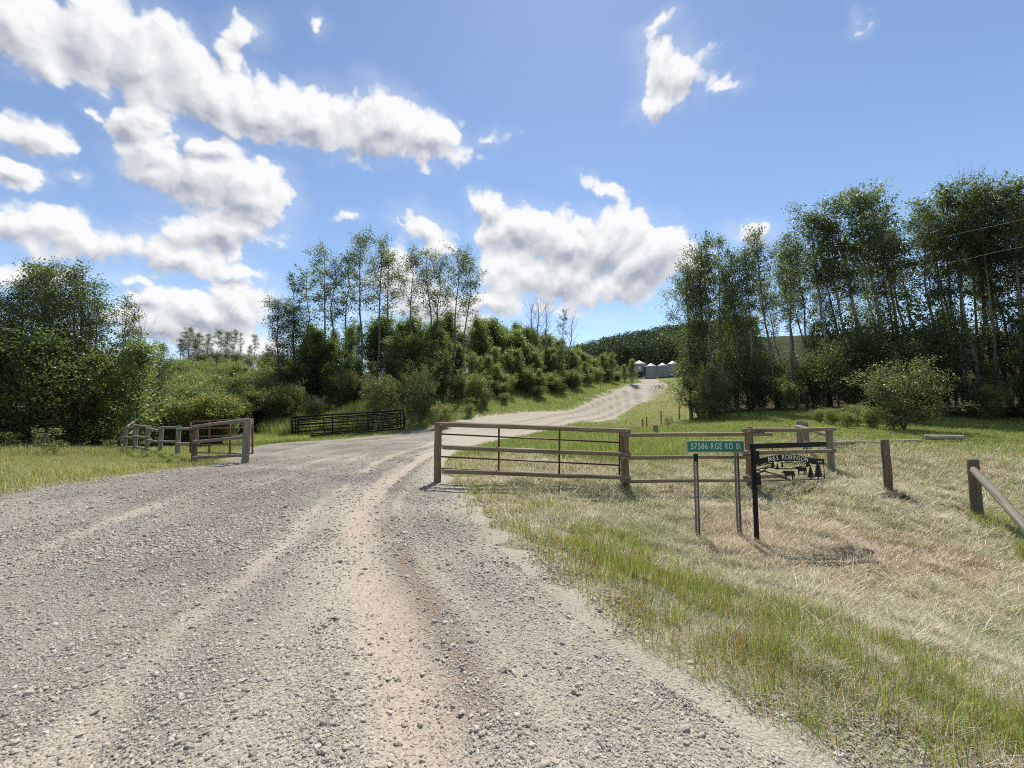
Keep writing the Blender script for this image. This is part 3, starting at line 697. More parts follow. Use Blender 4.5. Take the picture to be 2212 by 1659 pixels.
# red pipe gate swung open against that fence
def pipe_gate(name, bars, uprights, rb, ru, mat, label):
    g_ = empty(name); tag(g_, label, 'gate')
    for a_, c_ in bars: pipe('bar', P(*a_), P(*c_), rb, mat, g_)
    for a_, c_ in uprights: pipe('upright', P(*a_), P(*c_), ru, mat, g_)
    return g_
DA, DB = 9.52, 9.25
lerp = lambda a_, c_, t: a_ + (c_ - a_) * t
GB = [(911, 928), (937, 956), (962, 979), (986, 1005), (1012, 1029)]
fx = lambda X: (X - 943) / (1339 - 943)
pipe_gate('pipe_gate', [((943, y0, DA), (1339, y1, DB)) for y0, y1 in GB],
          [((X, lerp(GB[0][0], GB[0][1], fx(X)), lerp(DA, DB, fx(X)) - (.02 if 0 < fx(X) < 1 else 0)), (X - 1, lerp(GB[4][0], GB[4][1], fx(X)), lerp(DA, DB, fx(X)) - (.02 if 0 < fx(X) < 1 else 0))) for X in (943, 1078, 1209, 1339)],
          .019, .022, M_RED, 'dark red pipe gate with five bars folded back behind the right rail fence')
def gate_fittings(gate, hinges, chain, mat):
    for q0, q1 in hinges: pipe('hinge', q0, q1, .013, mat, gate, 6)
    (c0, c1) = np.array(chain[0]), np.array(chain[1])
    path_pipe('chain', [c0 + (c1 - c0) * t - np.array([0, 0, .16 * 4 * t * (1 - t)]) for t in np.linspace(0, 1, 9)], .008, M_WIRE, gate, 5)
gate_fittings(bpy.data.objects['pipe_gate'], [(P(1339, y_, 9.25), P(1349, y_, 9.16)) for y_ in (944, 1015)], (P(944, 965, 9.5), P(950, 966, 9.3)), M_RED)

# ------------------------------------------------------------------ rail fence and gate on the left
zx = lambda X: 216 + .3255 * X
zy = lambda Y: 828 + .3255 * Y
LF = empty('rail_fence'); tag(LF, 'weathered grey three-rail timber fence curving away left of the drive', 'fence')
LP = [(980, 240, 12.7, .10), (638, 285, 15.5, .095), (525, 292, 17.2, .085), (412, 295, 18.3, .085), (322, 295, 19.3, .08), (245, 278, 20.4, .08), (175, 293, 21.5, .075)]
for i, (X, Yt, D, r) in enumerate(LP): post(LF, zx(X), zy(Yt), D, r, M_OLD if i != 1 else M_POST, 70 + i)
LR = [((620,287),(990,243),0), ((620,390),(975,355),0), ((620,492),(970,476),0), ((515,306),(645,300),1), ((512,402),(650,402),1), ((500,490),(640,506),1),
 ((388,298),(535,290),2), ((388,384),(522,389),2), ((410,476),(520,487),2), ((308,299),(402,315),3), ((312,377),(404,394),3), ((310,456),(395,481),3),
 ((224,280),(330,288),4), ((225,352),(322,363),4), ((232,422),(322,441),4), ((163,297),(250,292),5), ((163,360),(240,360),5), ((168,425),(240,426),5)]
for i, (a_, c_, k) in enumerate(LR):
    Dn, Df = LP[k][2], LP[k + 1][2]
    log('rail', P(zx(a_[0]), zy(a_[1]), Df - .10), P(zx(c_[0]), zy(c_[1]), Dn - .10), .062 if k == 0 else .06, .058, M_OLD, LF, 90 + i)
log('brace', P(zx(178), zy(288), 21.8), P(zx(250), zy(238), 23), .055, .05, M_OLD, LF, 120)
log('brace', P(zx(190), zy(338), 21.9), P(zx(240), zy(302), 22.7), .05, .045, M_OLD, LF, 121)
LB = [((600,255),(1012,235)), ((600,303),(1012,293)), ((600,354),(1012,350)), ((600,407),(1012,409)), ((600,459),(1012,466))]
zd = lambda X: lerp(15.3, 13.7, (X - 600) / 412)
pipe_gate('pipe_gate', [((zx(a_[0]), zy(a_[1]), zd(a_[0])), (zx(c_[0]), zy(c_[1]), zd(c_[0]))) for a_, c_ in LB],
          [((zx(X), zy(lerp(255, 235, (X - 600) / 412)), zd(X) - (.025 if 600 < X < 1012 else 0)), (zx(X), zy(lerp(459, 466, (X - 600) / 412)), zd(X) - (.025 if 600 < X < 1012 else 0))) for X in (600, 725, 862, 1012)],
          .022, .028, M_RUST, 'rusty brown pipe gate standing open behind the left rail fence')
gate_fittings(bpy.data.objects['pipe_gate.001'], [(P(zx(1012), zy(y_), 13.7), P(zx(990), zy(y_), 12.85)) for y_ in (268, 436)], (P(zx(604), zy(335), 15.25), P(zx(632), zy(385), 15.4)), M_RUST)

# ------------------------------------------------------------------ two black stock panels standing by the drive
def stock_panel(label, corners, n_up, thick):
    g_ = empty('stock_panel'); tag(g_, label, 'panel', 'black stock panels by the drive')
    TL, TR, BL, BR, DL, DR = corners
    pt = lambda u, v: P(zx(lerp(lerp(TL[0], TR[0], u), lerp(BL[0], BR[0], u), v)), zy(lerp(lerp(TL[1], TR[1], u), lerp(BL[1], BR[1], u), v)), lerp(DL, DR, u))
    for v in (0, .2, .38, .55, .74, 1.0):
        pipe('bar', pt(0, v), pt(1, v), thick * (1.35 if v in (0, 1.0) else .8), M_BLACK, g_)
    for u in n_up: pipe('upright', pt(u, 0), pt(u, 1.0), thick * (1.5 if u in (0, 1) else 1.0), M_BLACK, g_)
    for u in (.22, .30, .76, .83):
        a_ = pt(u, 1.0); pipe('leg', a_, (a_[0], a_[1], tz(a_[0], a_[1]) - .05), thick * .9, M_BLACK, g_)
    return g_
stock_panel('front black steel stock panel leaning along the far side of the drive', ((1272,226),(2014,176),(1280,360),(2020,299),29.0,31.6), (0, .03, .36, .68, .97, 1), .050)
stock_panel('rear black steel stock panel seen through the bars of the front one', ((1312,240),(1975,196),(1316,345),(1978,288),29.7,32.2), (0, .26, .50, .74, 1), .038)

# ------------------------------------------------------------------ address sign
SG = empty('address_sign'); SG.location = (0, 0, 0)
tag(SG, 'green address sign with white lettering on two perforated steel posts', 'sign')
a_, c_ = P(1483.5, 963, 6.35), P(1607, 966, 6.50)
cen = [(a_[i] + c_[i]) / 2 for i in range(3)]
ry = math.atan2(c_[1] - a_[1], c_[0] - a_[0]); w_ = math.hypot(c_[0] - a_[0], c_[1] - a_[1]); tilt = -math.atan2(1.5, 123.5)
hgt = 24.5 / FPX * 6.42
board = bevel_box('sign_board', w_, .006, hgt, M_WHITE, SG, cen, .002); board.rotation_euler = (0, -tilt * 1.0, ry)
fld = bevel_box('green_field', w_ - .014, .004, hgt - .014, M_GREEN, board, (0, -.0035, 0), .001)
def spell(body, size, z, width, gap, space):
    ls = [(c, text_mesh('letter', c, size, M_WHITE, board, (0, -.0062, z), .0008, weight=.0) if c != ' ' else None) for c in body]
    def ext(o): xs_ = [v.co.x for v in o.data.vertices]; return min(xs_), max(xs_)
    tot = sum((ext(o)[1] - ext(o)[0] + gap) if o else space for c, o in ls) - gap; k_ = width / tot; x = -width / 2
    for c, o in ls:
        if o is None: x += space * k_; continue
        a, e = ext(o); o.scale = (k_, 1, 1); o.location.x = x - a * k_; x += (e - a + gap) * k_
spell('57506 RGE RD 81', .135, 0, w_ * .86, .026, .055)
def channel_post(X, Yt, Yb, D):
    """perforated U-channel: two flanges, a web with real holes"""
    t = P(X, Yt, D); z0 = tz(t[0], D) - .25; H = t[2] - z0; w = .032
    bs = [(-w, -w + .005, -.02, .012, 0, H), (w - .005, w, -.02, .012, 0, H), (-w + .005, -.009, -.004, 0, 0, H), (.009, w - .005, -.004, 0, 0, H)]
    z = .01
    while z < H - .02: bs.append((-.009, .009, -.004, 0, z, z + .014)); z += .027
    return link('post', boxes_mesh('post', bs, M_GALV), SG, (t[0], D, z0))
channel_post(1502, 981, 1156, 6.40); channel_post(1589, 953, 1161, 6.50)
for X, Yb in ((1502, 981), (1589, 953)): pass
bevel_box('bracket', .05, .045, .12, M_BLACK, SG, P(1503, 988, 6.38))

# ------------------------------------------------------------------ hanging name sign
HS = empty('hanging_sign'); tag(HS, 'black cut-steel name sign with trees and cattle hung from a steel post', 'sign')
D0 = 6.2; b0 = P(1635, 1166, D0); t0 = P(1632.5, 962, D0)
bevel_box('post', .052, .052, t0[2] - b0[2] + .4, M_BLACK, HS, (b0[0], D0, (t0[2] + b0[2] - .4) / 2))
e_ = P(1783, 969, 6.62); s_ = (b0[0] - .03, D0, P(1630, 959, D0)[2])
arm_dir = Vector((e_[0] - s_[0], e_[1] - s_[1], 0)); arm_len = arm_dir.length; arm_rz = math.atan2(arm_dir.y, arm_dir.x)
arm = bevel_box('arm', arm_len, .05, .078, M_BLACK, HS, ((s_[0] + e_[0]) / 2, (s_[1] + e_[1]) / 2, s_[2] - .035)); arm.rotation_euler[2] = arm_rz
bevel_box('post_collar', .085, .085, .16, M_BLACK, HS, (b0[0] + .02, D0 - .012, P(1637, 985, D0)[2]))
bevel_box('post_collar', .075, .075, .14, M_BLACK, HS, (b0[0] + .035, D0 - .012, P(1642, 1037, D0)[2]))
PW = arm_len * .93; PH = .50
org = empty('panel_origin'); COL.objects.unlink(org); bpy.data.objects.remove(org)
px0 = Vector((s_[0], s_[1], 0)) + arm_dir.normalized() * .055
z_top = P(1640, 983, D0)[2]
zb = P(1640, 1038, D0)[2] - .02
PH = z_top - zb
def band(xs0, lo, hi):   # ribbon polygon between two curves
    return [(x, lo(x)) for x in xs0] + [(x, hi(x)) for x in xs0[::-1]]
xx = [PW * i / 24 for i in range(25)]
arch = lambda x: PH * (.86 + .17 * math.sin(math.pi * min(max((x / PW - .06) / .80, 0), 1)) - .04 * x / PW)
thick_ = .094
pts_band = band(xx, lambda x: arch(x) - thick_, arch)
def strip(p_, w):        # thin crooked strip along a polyline
    out_l, out_r = [], []
    for i, (x, z) in enumerate(p_):
        x1, z1 = p_[min(i + 1, len(p_) - 1)]; x0, z0 = p_[max(i - 1, 0)]
        L = math.hypot(x1 - x0, z1 - z0) or 1; nx_, nz_ = -(z1 - z0) / L * w / 2, (x1 - x0) / L * w / 2
        out_l.append((x + nx_, z + nz_)); out_r.append((x - nx_, z - nz_))
    return out_l + out_r[::-1]
def fir(cx, z0, h, w):
    r_, l_ = [], []
    n_ = 7
    for i in range(n_):
        zb_ = z0 + h * (.10 + .90 * i / n_); ww = w / 2 * (1 - i / n_)
        r_ += [(cx + ww, zb_), (cx + ww * .55, zb_ + h * .10)]; l_ += [(cx - ww, zb_), (cx - ww * .55, zb_ + h * .10)]
    return [(cx - w * .06, z0), (cx + w * .06, z0), (cx + w * .06, z0 + h * .10)] + r_ + [(cx, z0 + h)] + l_[::-1] + [(cx - w * .06, z0 + h * .10)]
def cow(cx, z0, s, flip=1):
    o = [(-.5,.95),(-.42,1.0),(.30,1.0),(.36,1.08),(.46,1.05),(.62,.88),(.60,.76),(.46,.78),(.36,.66),(.34,0),(.24,0),(.22,.46),(-.28,.48),(-.30,0),(-.40,0),(-.44,.55),(-.5,.5),(-.54,.2),(-.57,.2),(-.55,.9)]
    q = [(cx + flip * x * s, z0 + z * s * .62) for x, z in o]
    return q if flip > 0 else q[::-1]
W_, H_ = PW, PH
panel = plate('sign_panel', [pts_band,
    [(W_ - .014, 0), (W_, 0), (W_, arch(W_) - thick_), (W_ - .014, arch(W_) - thick_)], [(0, 0), (W_ - .014, 0), (W_ - .014, .012), (0, .012)],
    [(0, .012), (.014, .012), (.014, arch(0) - thick_), (0, arch(0) - thick_)]], -.0025, .0025, M_BLACK, HS)
panel.location = (px0.x, px0.y, zb); panel.rotation_euler = (0, R(1.2), arm_rz)
def art(name, outs, dy=.0): return plate(name, outs, -.0022, .0022, M_BLACK, panel, (0, dy, 0))
art('fir_tree', [fir(W_ * .905, .012, H_ * .76, W_ * .165)]); art('fir_tree', [fir(W_ * .79, .012, H_ * .56, W_ * .13)]); art('fir_tree', [fir(W_ * .755, H_ * .50, H_ * .34, W_ * .095)])
art('fir_tree', [fir(W_ * .245, H_ * .50, H_ * .30, W_ * .09)]); art('fir_tree', [fir(W_ * .31, H_ * .47, H_ * .2, W_ * .05)]); art('fir_tree', [fir(W_ * .38, H_ * .50, H_ * .24, W_ * .05)])
art('cow', [cow(W_ * .47, H_ * .03, .22, -1)]); art('cow', [cow(W_ * .655, H_ * .20, .20, -1)])
art('hill_line', [strip([(W_*.12,H_*.46),(W_*.2,H_*.53),(W_*.3,H_*.47),(W_*.42,H_*.46),(W_*.5,H_*.44),(W_*.58,H_*.50),(W_*.68,H_*.55),(W_*.76,H_*.52)], .018)])
art('hill_line', [strip([(W_*.12,H_*.40),(W_*.2,H_*.32),(W_*.3,H_*.24),(W_*.4,H_*.10),(W_*.48,H_*.05)], .018)])
art('cloud_line', [strip([(W_*.3,H_*.74),(W_*.4,H_*.78),(W_*.5,H_*.75),(W_*.6,H_*.79),(W_*.7,H_*.74)], .015)])
art('cloud_line', [strip([(W_*.36,H_*.66),(W_*.46,H_*.70),(W_*.56,H_*.67),(W_*.68,H_*.68),(W_*.74,H_*.63)], .014)])
for k_, pp in enumerate([[(.0,.55),(.06,.62),(.11,.72),(.13,.80)], [(.05,.60),(.12,.62),(.18,.68),(.24,.66)], [(.0,.40),(.07,.48),(.14,.52),(.2,.60)], [(.02,.45),(.08,.38),(.15,.42)], [(.0,.72),(.05,.76),(.09,.84)], [(.0,.25),(.05,.34),(.12,.36)]]):
    art('branch', [strip([(W_ * x, H_ * z) for x, z in pp], .016)])
art('bush', [[(W_*.0,H_*.05),(W_*.07,H_*.08),(W_*.075,H_*.25),(W_*.05,H_*.33),(W_*.02,H_*.36),(W_*.0,H_*.33)]])
TXT = 'M&S ROBINSON'
adv = {'M': 1.25, '&': 1.1, 'S': .95, ' ': .75, 'I': .55, 'R': 1.05, 'O': 1.15, 'B': 1.0, 'N': 1.12}
tw = sum(adv[c] for c in TXT); x_at = W_ * .175; span_ = W_ * .585
for ch in TXT:
    wch = adv[ch] / tw * span_
    if ch != ' ':
        xm = x_at + wch / 2; sl = math.atan2(arch(xm + .01) - arch(xm - .01), .02)
        text_mesh('letter', ch, .100, M_WHITE, panel, (xm, -.0036, arch(xm) - thick_ * .5), .0006, rot=(R(90), -sl, 0), sx=.98, weight=.0004)
    x_at += wch
for q in (.915, .95):
    bevel_box('cut_slot', .022, .0012, .03, M_WHITE, panel, (W_ * q, -.0032, arch(W_ * q) - thick_ * .5), .0004)
for q in (.28, .76):
    c0 = Vector((s_[0], s_[1], s_[2] - .066)) + arm_dir * q * .95; c1 = Vector((px0.x, px0.y, zb)) + arm_dir.normalized() * (arm_len * q * .93) + Vector((0, 0, arch(PW * q)))
    pipe('hanger_chain', c0, c1, .004, M_BLACK, HS, 6)

# ------------------------------------------------------------------ wire fence on the right with its braced post
WF = empty('wire_fence'); tag(WF, 'dark round posts with thin wires and a pale brace rail by the ditch', 'fence')
post(WF, 1912, 949, 8.6, .075, M_DARKPOST, 130); post(WF, 2101, 991, 7.5, .078, M_DARKPOST, 131)
be = (7.16, 5.2); bez = tz(*be)
log('brace', P(2103, 1013, 7.42), (be[0], be[1], bez + .03), .058, .062, M_OLD, WF, 132)
w1, w2 = P(1912, 949, 8.6), P(2101, 991, 7.5)
w3 = (w2[0] + 2.4, 4.4, .35); w0 = P(1791, 960, 10.8)
post_far = log('post', (w3[0], w3[1], tz(w3[0], w3[1]) - .3), (w3[0], w3[1], w3[2] + .25), .075, .07, M_DARKPOST, WF, 133)
for f1 in (.12, .40, .72):
    for a_, c_ in (((w0[0], w0[1], lerp(w0[2] + .1, w0[2] - .6, f1)), (w1[0], w1[1] + .08, w1[2] - f1 * 1.05)), ((w1[0], w1[1] + .08, w1[2] - f1 * 1.05), (w2[0], w2[1] + .08, w2[2] - f1 * 1.05)), ((w2[0], w2[1] + .08, w2[2] - f1 * 1.05), (w3[0], w3[1], w3[2] - f1 * .9))):
        a_, c_ = np.array(a_), np.array(c_)
        path_pipe('wire', [a_ + (c_ - a_) * t - np.array([0, 0, .05 * 4 * t * (1 - t)]) for t in np.linspace(0, 1, 7)], .0022, M_WIRE, WF, 4)
FF = empty('wire_fence'); tag(FF, 'row of thin weathered posts running up the green field past the willow', 'fence')
far_posts = [(1388, 905, 31, .055, 936), (1416, 918, 17, .10, 975), (1397, 900, 33, .05, 927), (1428, 888, 37, .055, 912), (1467, 877, 38, .055, 905), (1512, 884, 33, .05, 903)]
for i, (X, Yt, D, r, Yb) in enumerate(far_posts): post(FF, X, Yt, D, r, M_OLD if i == 1 else M_POST, 140 + i)
for (i, j) in ((2, 3), (3, 4), (4, 5)):
    A_, B_ = far_posts[i], far_posts[j]
    for dz_ in (.15, .5):
        a_ = np.array(P(A_[0], A_[1], A_[2])) - (0, 0, dz_); c_ = np.array(P(B_[0], B_[1], B_[2])) - (0, 0, dz_)
        path_pipe('wire', [a_, (a_ + c_) / 2 - (0, 0, .04), c_], .003, M_WIRE, FF, 4)

# peeled poles lying in the grass
for i, (X0, Y0, X1, Y1, D, r, lab) in enumerate([(1803, 976, 1846, 974, 13.0, .075, 'short peeled pole lying beside the fence corner post'), (1852, 966, 1910, 963, 13.6, .045, 'thin peeled pole lying in the grass behind the dark post'),
        (1931, 954, 1990, 951, 14.6, .05, 'thin peeled pole lying between the dark post and the thick log'), (2001, 946, 2080, 942, 15.6, .10, 'thick peeled log lying highest on the green slope')]):
    a_, c_ = P(X0, Y0, D), P(X1, Y1, D + .25)
    o = log('fallen_pole', (a_[0], a_[1], tz(a_[0], a_[1]) + r + .05), (c_[0], c_[1], tz(c_[0], c_[1]) + r + .05), r, r * .8, M_PEEL, None, 150 + i)
    tag(o, lab, 'log', 'poles lying in the grass')

# lumps of dug earth
M_EARTH = mat_paint('dug_earth', (.075, .058, .04), (.12, .095, .06), .95, spec=.1)
def lump(name, label, x, y, sx, sy, sz, seed):
    bm = bmesh.new(); bmesh.ops.create_icosphere(bm, subdivisions=4, radius=1)
    rg = np.random.default_rng(seed); of = rg.random(3) * 50
    for v in bm.verts:
        c = v.co; n_ = fbm(np.array([c.x * 1.6 + of[0]]), np.array([c.y * 1.6 + c.z * 1.3 + of[1]]), seed, 4)[0]; n2 = fbm(np.array([c.x * 6 + of[2]]), np.array([c.y * 6 + c.z * 5]), seed + 3, 2)[0]
        v.co = c * (.6 + .65 * n_ + .28 * (n2 - .5))
    bmesh.ops.scale(bm, vec=(sx, sy, sz), verts=bm.verts); me = bpy.data.meshes.new(name); bm.to_mesh(me); bm.free(); me.materials.append(M_EARTH)
    for p_ in me.polygons: p_.use_smooth = True
    o = link(name, me, None, (x, y, float(relief(np.array([x]), np.array([y]))[0]) + sz * .15)); o.rotation_euler[2] = seed; return tag(o, label, 'earth')
q = P(1895, 1072, 8.5); lump('earth_clod', 'dark clod of earth left of the dark fence post', q[0], 8.35, .10, .09, .07, 1)
q = P(1937, 1078, 8.2); lump('earth_mound', 'brown mound of dug earth at the foot of the dark fence post', q[0], 8.2, .22, .14, .13, 2)
q = P(1857, 1178, 6.0); lump('earth_clod', 'dark clod of earth on the mown hay in the ditch', q[0], 5.9, .11, .09, .06, 3)

# ------------------------------------------------------------------ grain bins on the rise
def mat_bin():
    m, b_, bs, _ = material('corrugated_steel'); n1 = b_.noise(obco(b_), 1.3, 4, .6)
    b_.put(bs.inputs['Base Color'], b_.mix(n1, rgb(.17, .178, .19), rgb(.25, .26, .275))); bs.inputs['Metallic'].default_value = .1; bs.inputs['Roughness'].default_value = .5
    return m
M_BIN = mat_bin(); M_ROOF = mat_paint('bin_roof', (.66, .67, .68), None, .40, metal=.25); M_HOP = mat_paint('bin_hopper', (.05, .052, .058), None, .6)
def grain_bin(label, X, Yt, Yb, D, wpx, hopper):
    t = P(X, Yt, D); r = wpx / 2 / FPX * D; zb_ = P(X, Yb, D)[2]; H = t[2] - zb_
    g_ = empty('grain_bin', (t[0], D, zb_)); tag(g_, label, 'grain bin', 'steel grain bins on the rise')
    k = 40; th = np.arange(k) / k * 2 * math.pi; base = H * (.36 if hopper else .06); top = H * .80
    zs = np.linspace(base, top, 41); rings = np.stack([np.c_[(r + .018 * math.sin(i * math.pi / 2 * 1.0)) * np.cos(th), (r + .018 * math.sin(i * math.pi / 2)) * np.sin(th), np.full(k, z)] for i, z in enumerate(zs)])
    w_ = link('wall', ring_mesh('wall', rings, M_BIN), g_)
    prof = [(r * 1.06, top - .05), (r * 1.05, top + .02), (r * .55, top + (H - top) * .52), (r * .15, H * .985), (r * .13, H), (r * .02, H + .03)]
    rf = link('roof', ring_mesh('roof', np.stack([np.c_[a_ * np.cos(th), a_ * np.sin(th), np.full(k, z)] for a_, z in prof]), M_ROOF), g_)
    if hopper:
        link('hopper', ring_mesh('hopper', np.stack([np.c_[a_ * np.cos(th), a_ * np.sin(th), np.full(k, z)] for a_, z in ((r * .12, H * .10), (r * .98, base - .02), (r * .99, base + .02))]), M_HOP), g_)
        for i in range(8):
            a_ = i * math.pi / 4 + .2; pipe('leg', (r * .97 * math.cos(a_), r * .97 * math.sin(a_), -.3), (r * .97 * math.cos(a_), r * .97 * math.sin(a_), base), .07, M_HOP, g_)
        bevel_box('door', .7, .06, 1.0, M_ROOF, g_, (-r * .28, -r * .985, base + (top - base) * .5))
    else:
        link('skirt', ring_mesh('skirt', np.stack([np.c_[(r + .03) * np.cos(th), (r + .03) * np.sin(th), np.full(k, z)] for z in (-.4, base)]), M_HOP), g_)
    xl = r * .55; yl = -math.sqrt(r * r - xl * xl) - .10
    lad = link('ladder', boxes_mesh('ladder', [(xl - .2, xl - .16, yl, yl + .04, base, top)] + [(xl + .16, xl + .2, yl, yl + .04, base, top)] + [(xl - .16, xl + .16, yl + .01, yl + .03, z, z + .03) for z in np.arange(base + .2, top, .3)], M_GALV), g_)
    return g_
grain_bin('galvanised grain bin on a dark hopper stand, leftmost of the four', 1380.5, 779, 820, 125, 28.5, True)
grain_bin('short galvanised grain bin beside the hopper-bottom bin', 1406, 785, 820, 122, 23, False)
grain_bin('galvanised grain bin, third of the four from the drive', 1431, 784, 817, 126, 22, False)
grain_bin('galvanised grain bin half hidden by the forest edge', 1453, 780, 815, 130, 24, False)

# ------------------------------------------------------------------ overhead cables
M_CABLE = mat_paint('aluminium_cable', (.07, .07, .075), None, .6, metal=.0)
def cable(label, pts):
    P3 = [np.array(P(*q)) for q in pts]; out = catmull(P3, 8)
    tag(path_pipe('power_cable', out, .007, M_CABLE, None, 6), label, 'cable', 'overhead cables before the forest')
cable('upper overhead cable crossing the tall trees', [(3400, 190, 9), (2212, 473, 20), (2110, 496, 22.5), (1939, 534, 30), (1726, 583, 41)])
cable('lower overhead cable crossing the tall trees', [(3400, 330, 9), (2212, 533, 20), (2082, 561, 23), (1939, 589, 28), (1800, 615, 34), (1650, 639, 41)])

# ------------------------------------------------------------------ trees and shrubs
def tubes_to_mesh(name, tubes, mat):
    """tubes: list of (pts, radii, sides) joined as the wood of one plant"""
    V, F, o = [], [], 0
    for pts, rad, k in tubes:
        pts = np.asarray(pts, float); n_ = len(pts)
        d = np.gradient(pts, axis=0); d /= np.linalg.norm(d, axis=1)[:, None] + 1e-9
        ref = np.where(np.abs(d[:, 2:3]) > .9, np.array([[1., 0, 0]]), np.array([[0, 0, 1.]]))
        u = np.cross(d, ref); u /= np.linalg.norm(u, axis=1)[:, None] + 1e-9; w = np.cross(d, u)
        th = np.arange(k) / k * 2 * math.pi
        ring = pts[:, None] + np.asarray(rad)[:, None, None] * (np.cos(th)[None, :, None] * u[:, None] + np.sin(th)[None, :, None] * w[:, None])
        V.append(ring.reshape(-1, 3)); i = np.arange(k)
        for r_ in range(n_ - 1):
            a_ = o + r_ * k; F.append(np.c_[a_ + i, a_ + (i + 1) % k, a_ + k + (i + 1) % k, a_ + k + i])
        o += n_ * k
    return mesh(name, np.concatenate(V), np.concatenate(F), mat, True)
def leaves_mesh(name, c, s, rg, mat, up=.25, narrow=.7):
    n_ = len(c); nrm = rg.normal(size=(n_, 3)); nrm[:, 2] += up * 2; nrm /= np.linalg.norm(nrm, axis=1)[:, None]
    t = rg.normal(size=(n_, 3)); u = np.cross(nrm, t); u /= np.linalg.norm(u, axis=1)[:, None] + 1e-9; v = np.cross(nrm, u)
    s = s[:, None] * .5; fold = nrm * s * rg.uniform(-.25, .25, (n_, 1))
    V = np.stack([c - u * s, c - v * s * narrow + fold, c + u * s, c + v * s * narrow + fold], 1).reshape(-1, 3)
    return mesh(name, V, np.arange(n_ * 4).reshape(-1, 4), mat)
def grow(name, seed, H, lo, Rc, nb, leaf_n, leaf_s, r0, mw, ml, prof='dome', stems=1, twigs=4, sig=.2, wander=.02, dead_low=0, up=(.45, 1.1)):
    rg = np.random.default_rng(seed); tubes = []; src = []       # src: twig segments that carry leaves (p0, p1, weight)
    for s_ in range(stems):
        n_ = 9; t = np.linspace(0, 1, n_)
        hx = H * (1 if stems == 1 else rg.uniform(.72, 1.0))
        off = np.cumsum(rg.normal(0, wander * hx / 3, (n_, 2)), 0); off -= off[0]
        if stems > 1:
            a_ = s_ / stems * 6.283 + rg.uniform(-.4, .4); spread = Rc * rg.uniform(.25, .95)
            off += np.outer(t ** 1.3, (math.cos(a_) * spread, math.sin(a_) * spread))
        tr = np.c_[off, t * hx]; rad = r0 * (1 - .9 * t ** .9) * (1.0 if stems == 1 else .7); rad[0] *= 1.25
        tubes.append((tr, rad, 7 if stems == 1 else 5))
        nbs = nb // stems
        for i in range(nbs):
            u_ = (i + rg.random()) / nbs; h = lo + (1 - lo) * u_ * .98
            if prof == 'dome': R_ = Rc * (math.sin(math.pi * (.12 + .80 * u_)) ** .6)
            elif prof == 'cone': R_ = Rc * (1 - u_) ** .7 + .12
            else: R_ = Rc * (.55 + .45 * math.sin(math.pi * min(u_ * 1.1, 1))) * (.75 if stems > 1 else 1)
            if prof != 'cone' and u_ > .93: R_ *= .6
            R_ *= rg.uniform(.55, 1.2)
            b0 = np.array([np.interp(h, t, tr[:, j]) for j in range(3)]); az = i * 2.399 + rg.uniform(-.6, .6)
            el = rg.uniform(*up) + .35 * u_
            d = np.array([math.cos(az) * math.cos(el), math.sin(az) * math.cos(el), math.sin(el)])
            k = np.linspace(0, 1, 5)[:, None]; pts = b0 + d * R_ * k + np.array([0, 0, .22 * R_]) * k ** 2 + rg.normal(0, .035 * R_, (5, 3)) * k
            rb = max(.008, r0 * .30 * (1 - .75 * h)); tubes.append((pts, rb * (1 - .8 * k[:, 0]), 4))
            src.append((pts[2], pts[4], R_ * .5))
            for j in range(twigs):
                tt = rg.uniform(.3, .98); q = pts[0] + (pts[4] - pts[0]) * tt
                q = np.array([np.interp(tt, k[:, 0], pts[:, m_]) for m_ in range(3)])
                dd = d + rg.normal(0, .75, 3); dd /= np.linalg.norm(dd); L = R_ * rg.uniform(.25, .55)
                e1 = q + dd * L * .55 + rg.normal(0, .03, 3); e2 = q + dd * L + np.array([0, 0, rg.uniform(-.1, .15) * L])
                tubes.append((np.array([q, e1, e2]), np.array([rb * .4, rb * .28, rb * .12]), 3)); src.append((q, e1, L * .5)); src.append((e1, e2, L))
        src.append((tr[-2], tr[-1], .4))
        for i in range(dead_low):      # bare lower limbs
            h = rg.uniform(lo * .35, lo); b0 = np.array([np.interp(h, t, tr[:, j]) for j in range(3)]); az = rg.uniform(0, 6.28); L = Rc * rg.uniform(.3, .8); el = rg.uniform(0, .7)
            d = np.array([math.cos(az) * math.cos(el), math.sin(az) * math.cos(el), math.sin(el)]); pts = np.array([b0, b0 + d * L * .5 + rg.normal(0, .05, 3), b0 + d * L + rg.normal(0, .1, 3)])
            tubes.append((pts, np.array([.03, .018, .006]), 3))
            for j in range(2):
                q = pts[1] + (pts[2] - pts[1]) * rg.random(); tubes.append((np.array([q, q + (d + rg.normal(0, .6, 3)) * L * .35]), np.array([.01, .004]), 3))
    wood = tubes_to_mesh(name + '_wood', tubes, mw)
    if not leaf_n: return wood, None, H
    w = np.array([s_[2] for s_ in src]) * rg.uniform(.02, 1.0, len(src)) ** 1.6; w /= w.sum()
    idx = rg.choice(len(src), leaf_n, p=w); A_ = np.array([s_[0] for s_ in src])[idx]; B_ = np.array([s_[1] for s_ in src])[idx]
    c = A_ + (B_ - A_) * rg.random((leaf_n, 1)) + rg.normal(0, sig, (leaf_n, 3)) * np.array([1, 1, .8])
    c[:, 2] = np.maximum(c[:, 2], .05)
    sz = leaf_s * np.exp(rg.normal(0, .28, leaf_n))
    return wood, leaves_mesh(name + '_leaves', c, sz, rg, ml), H

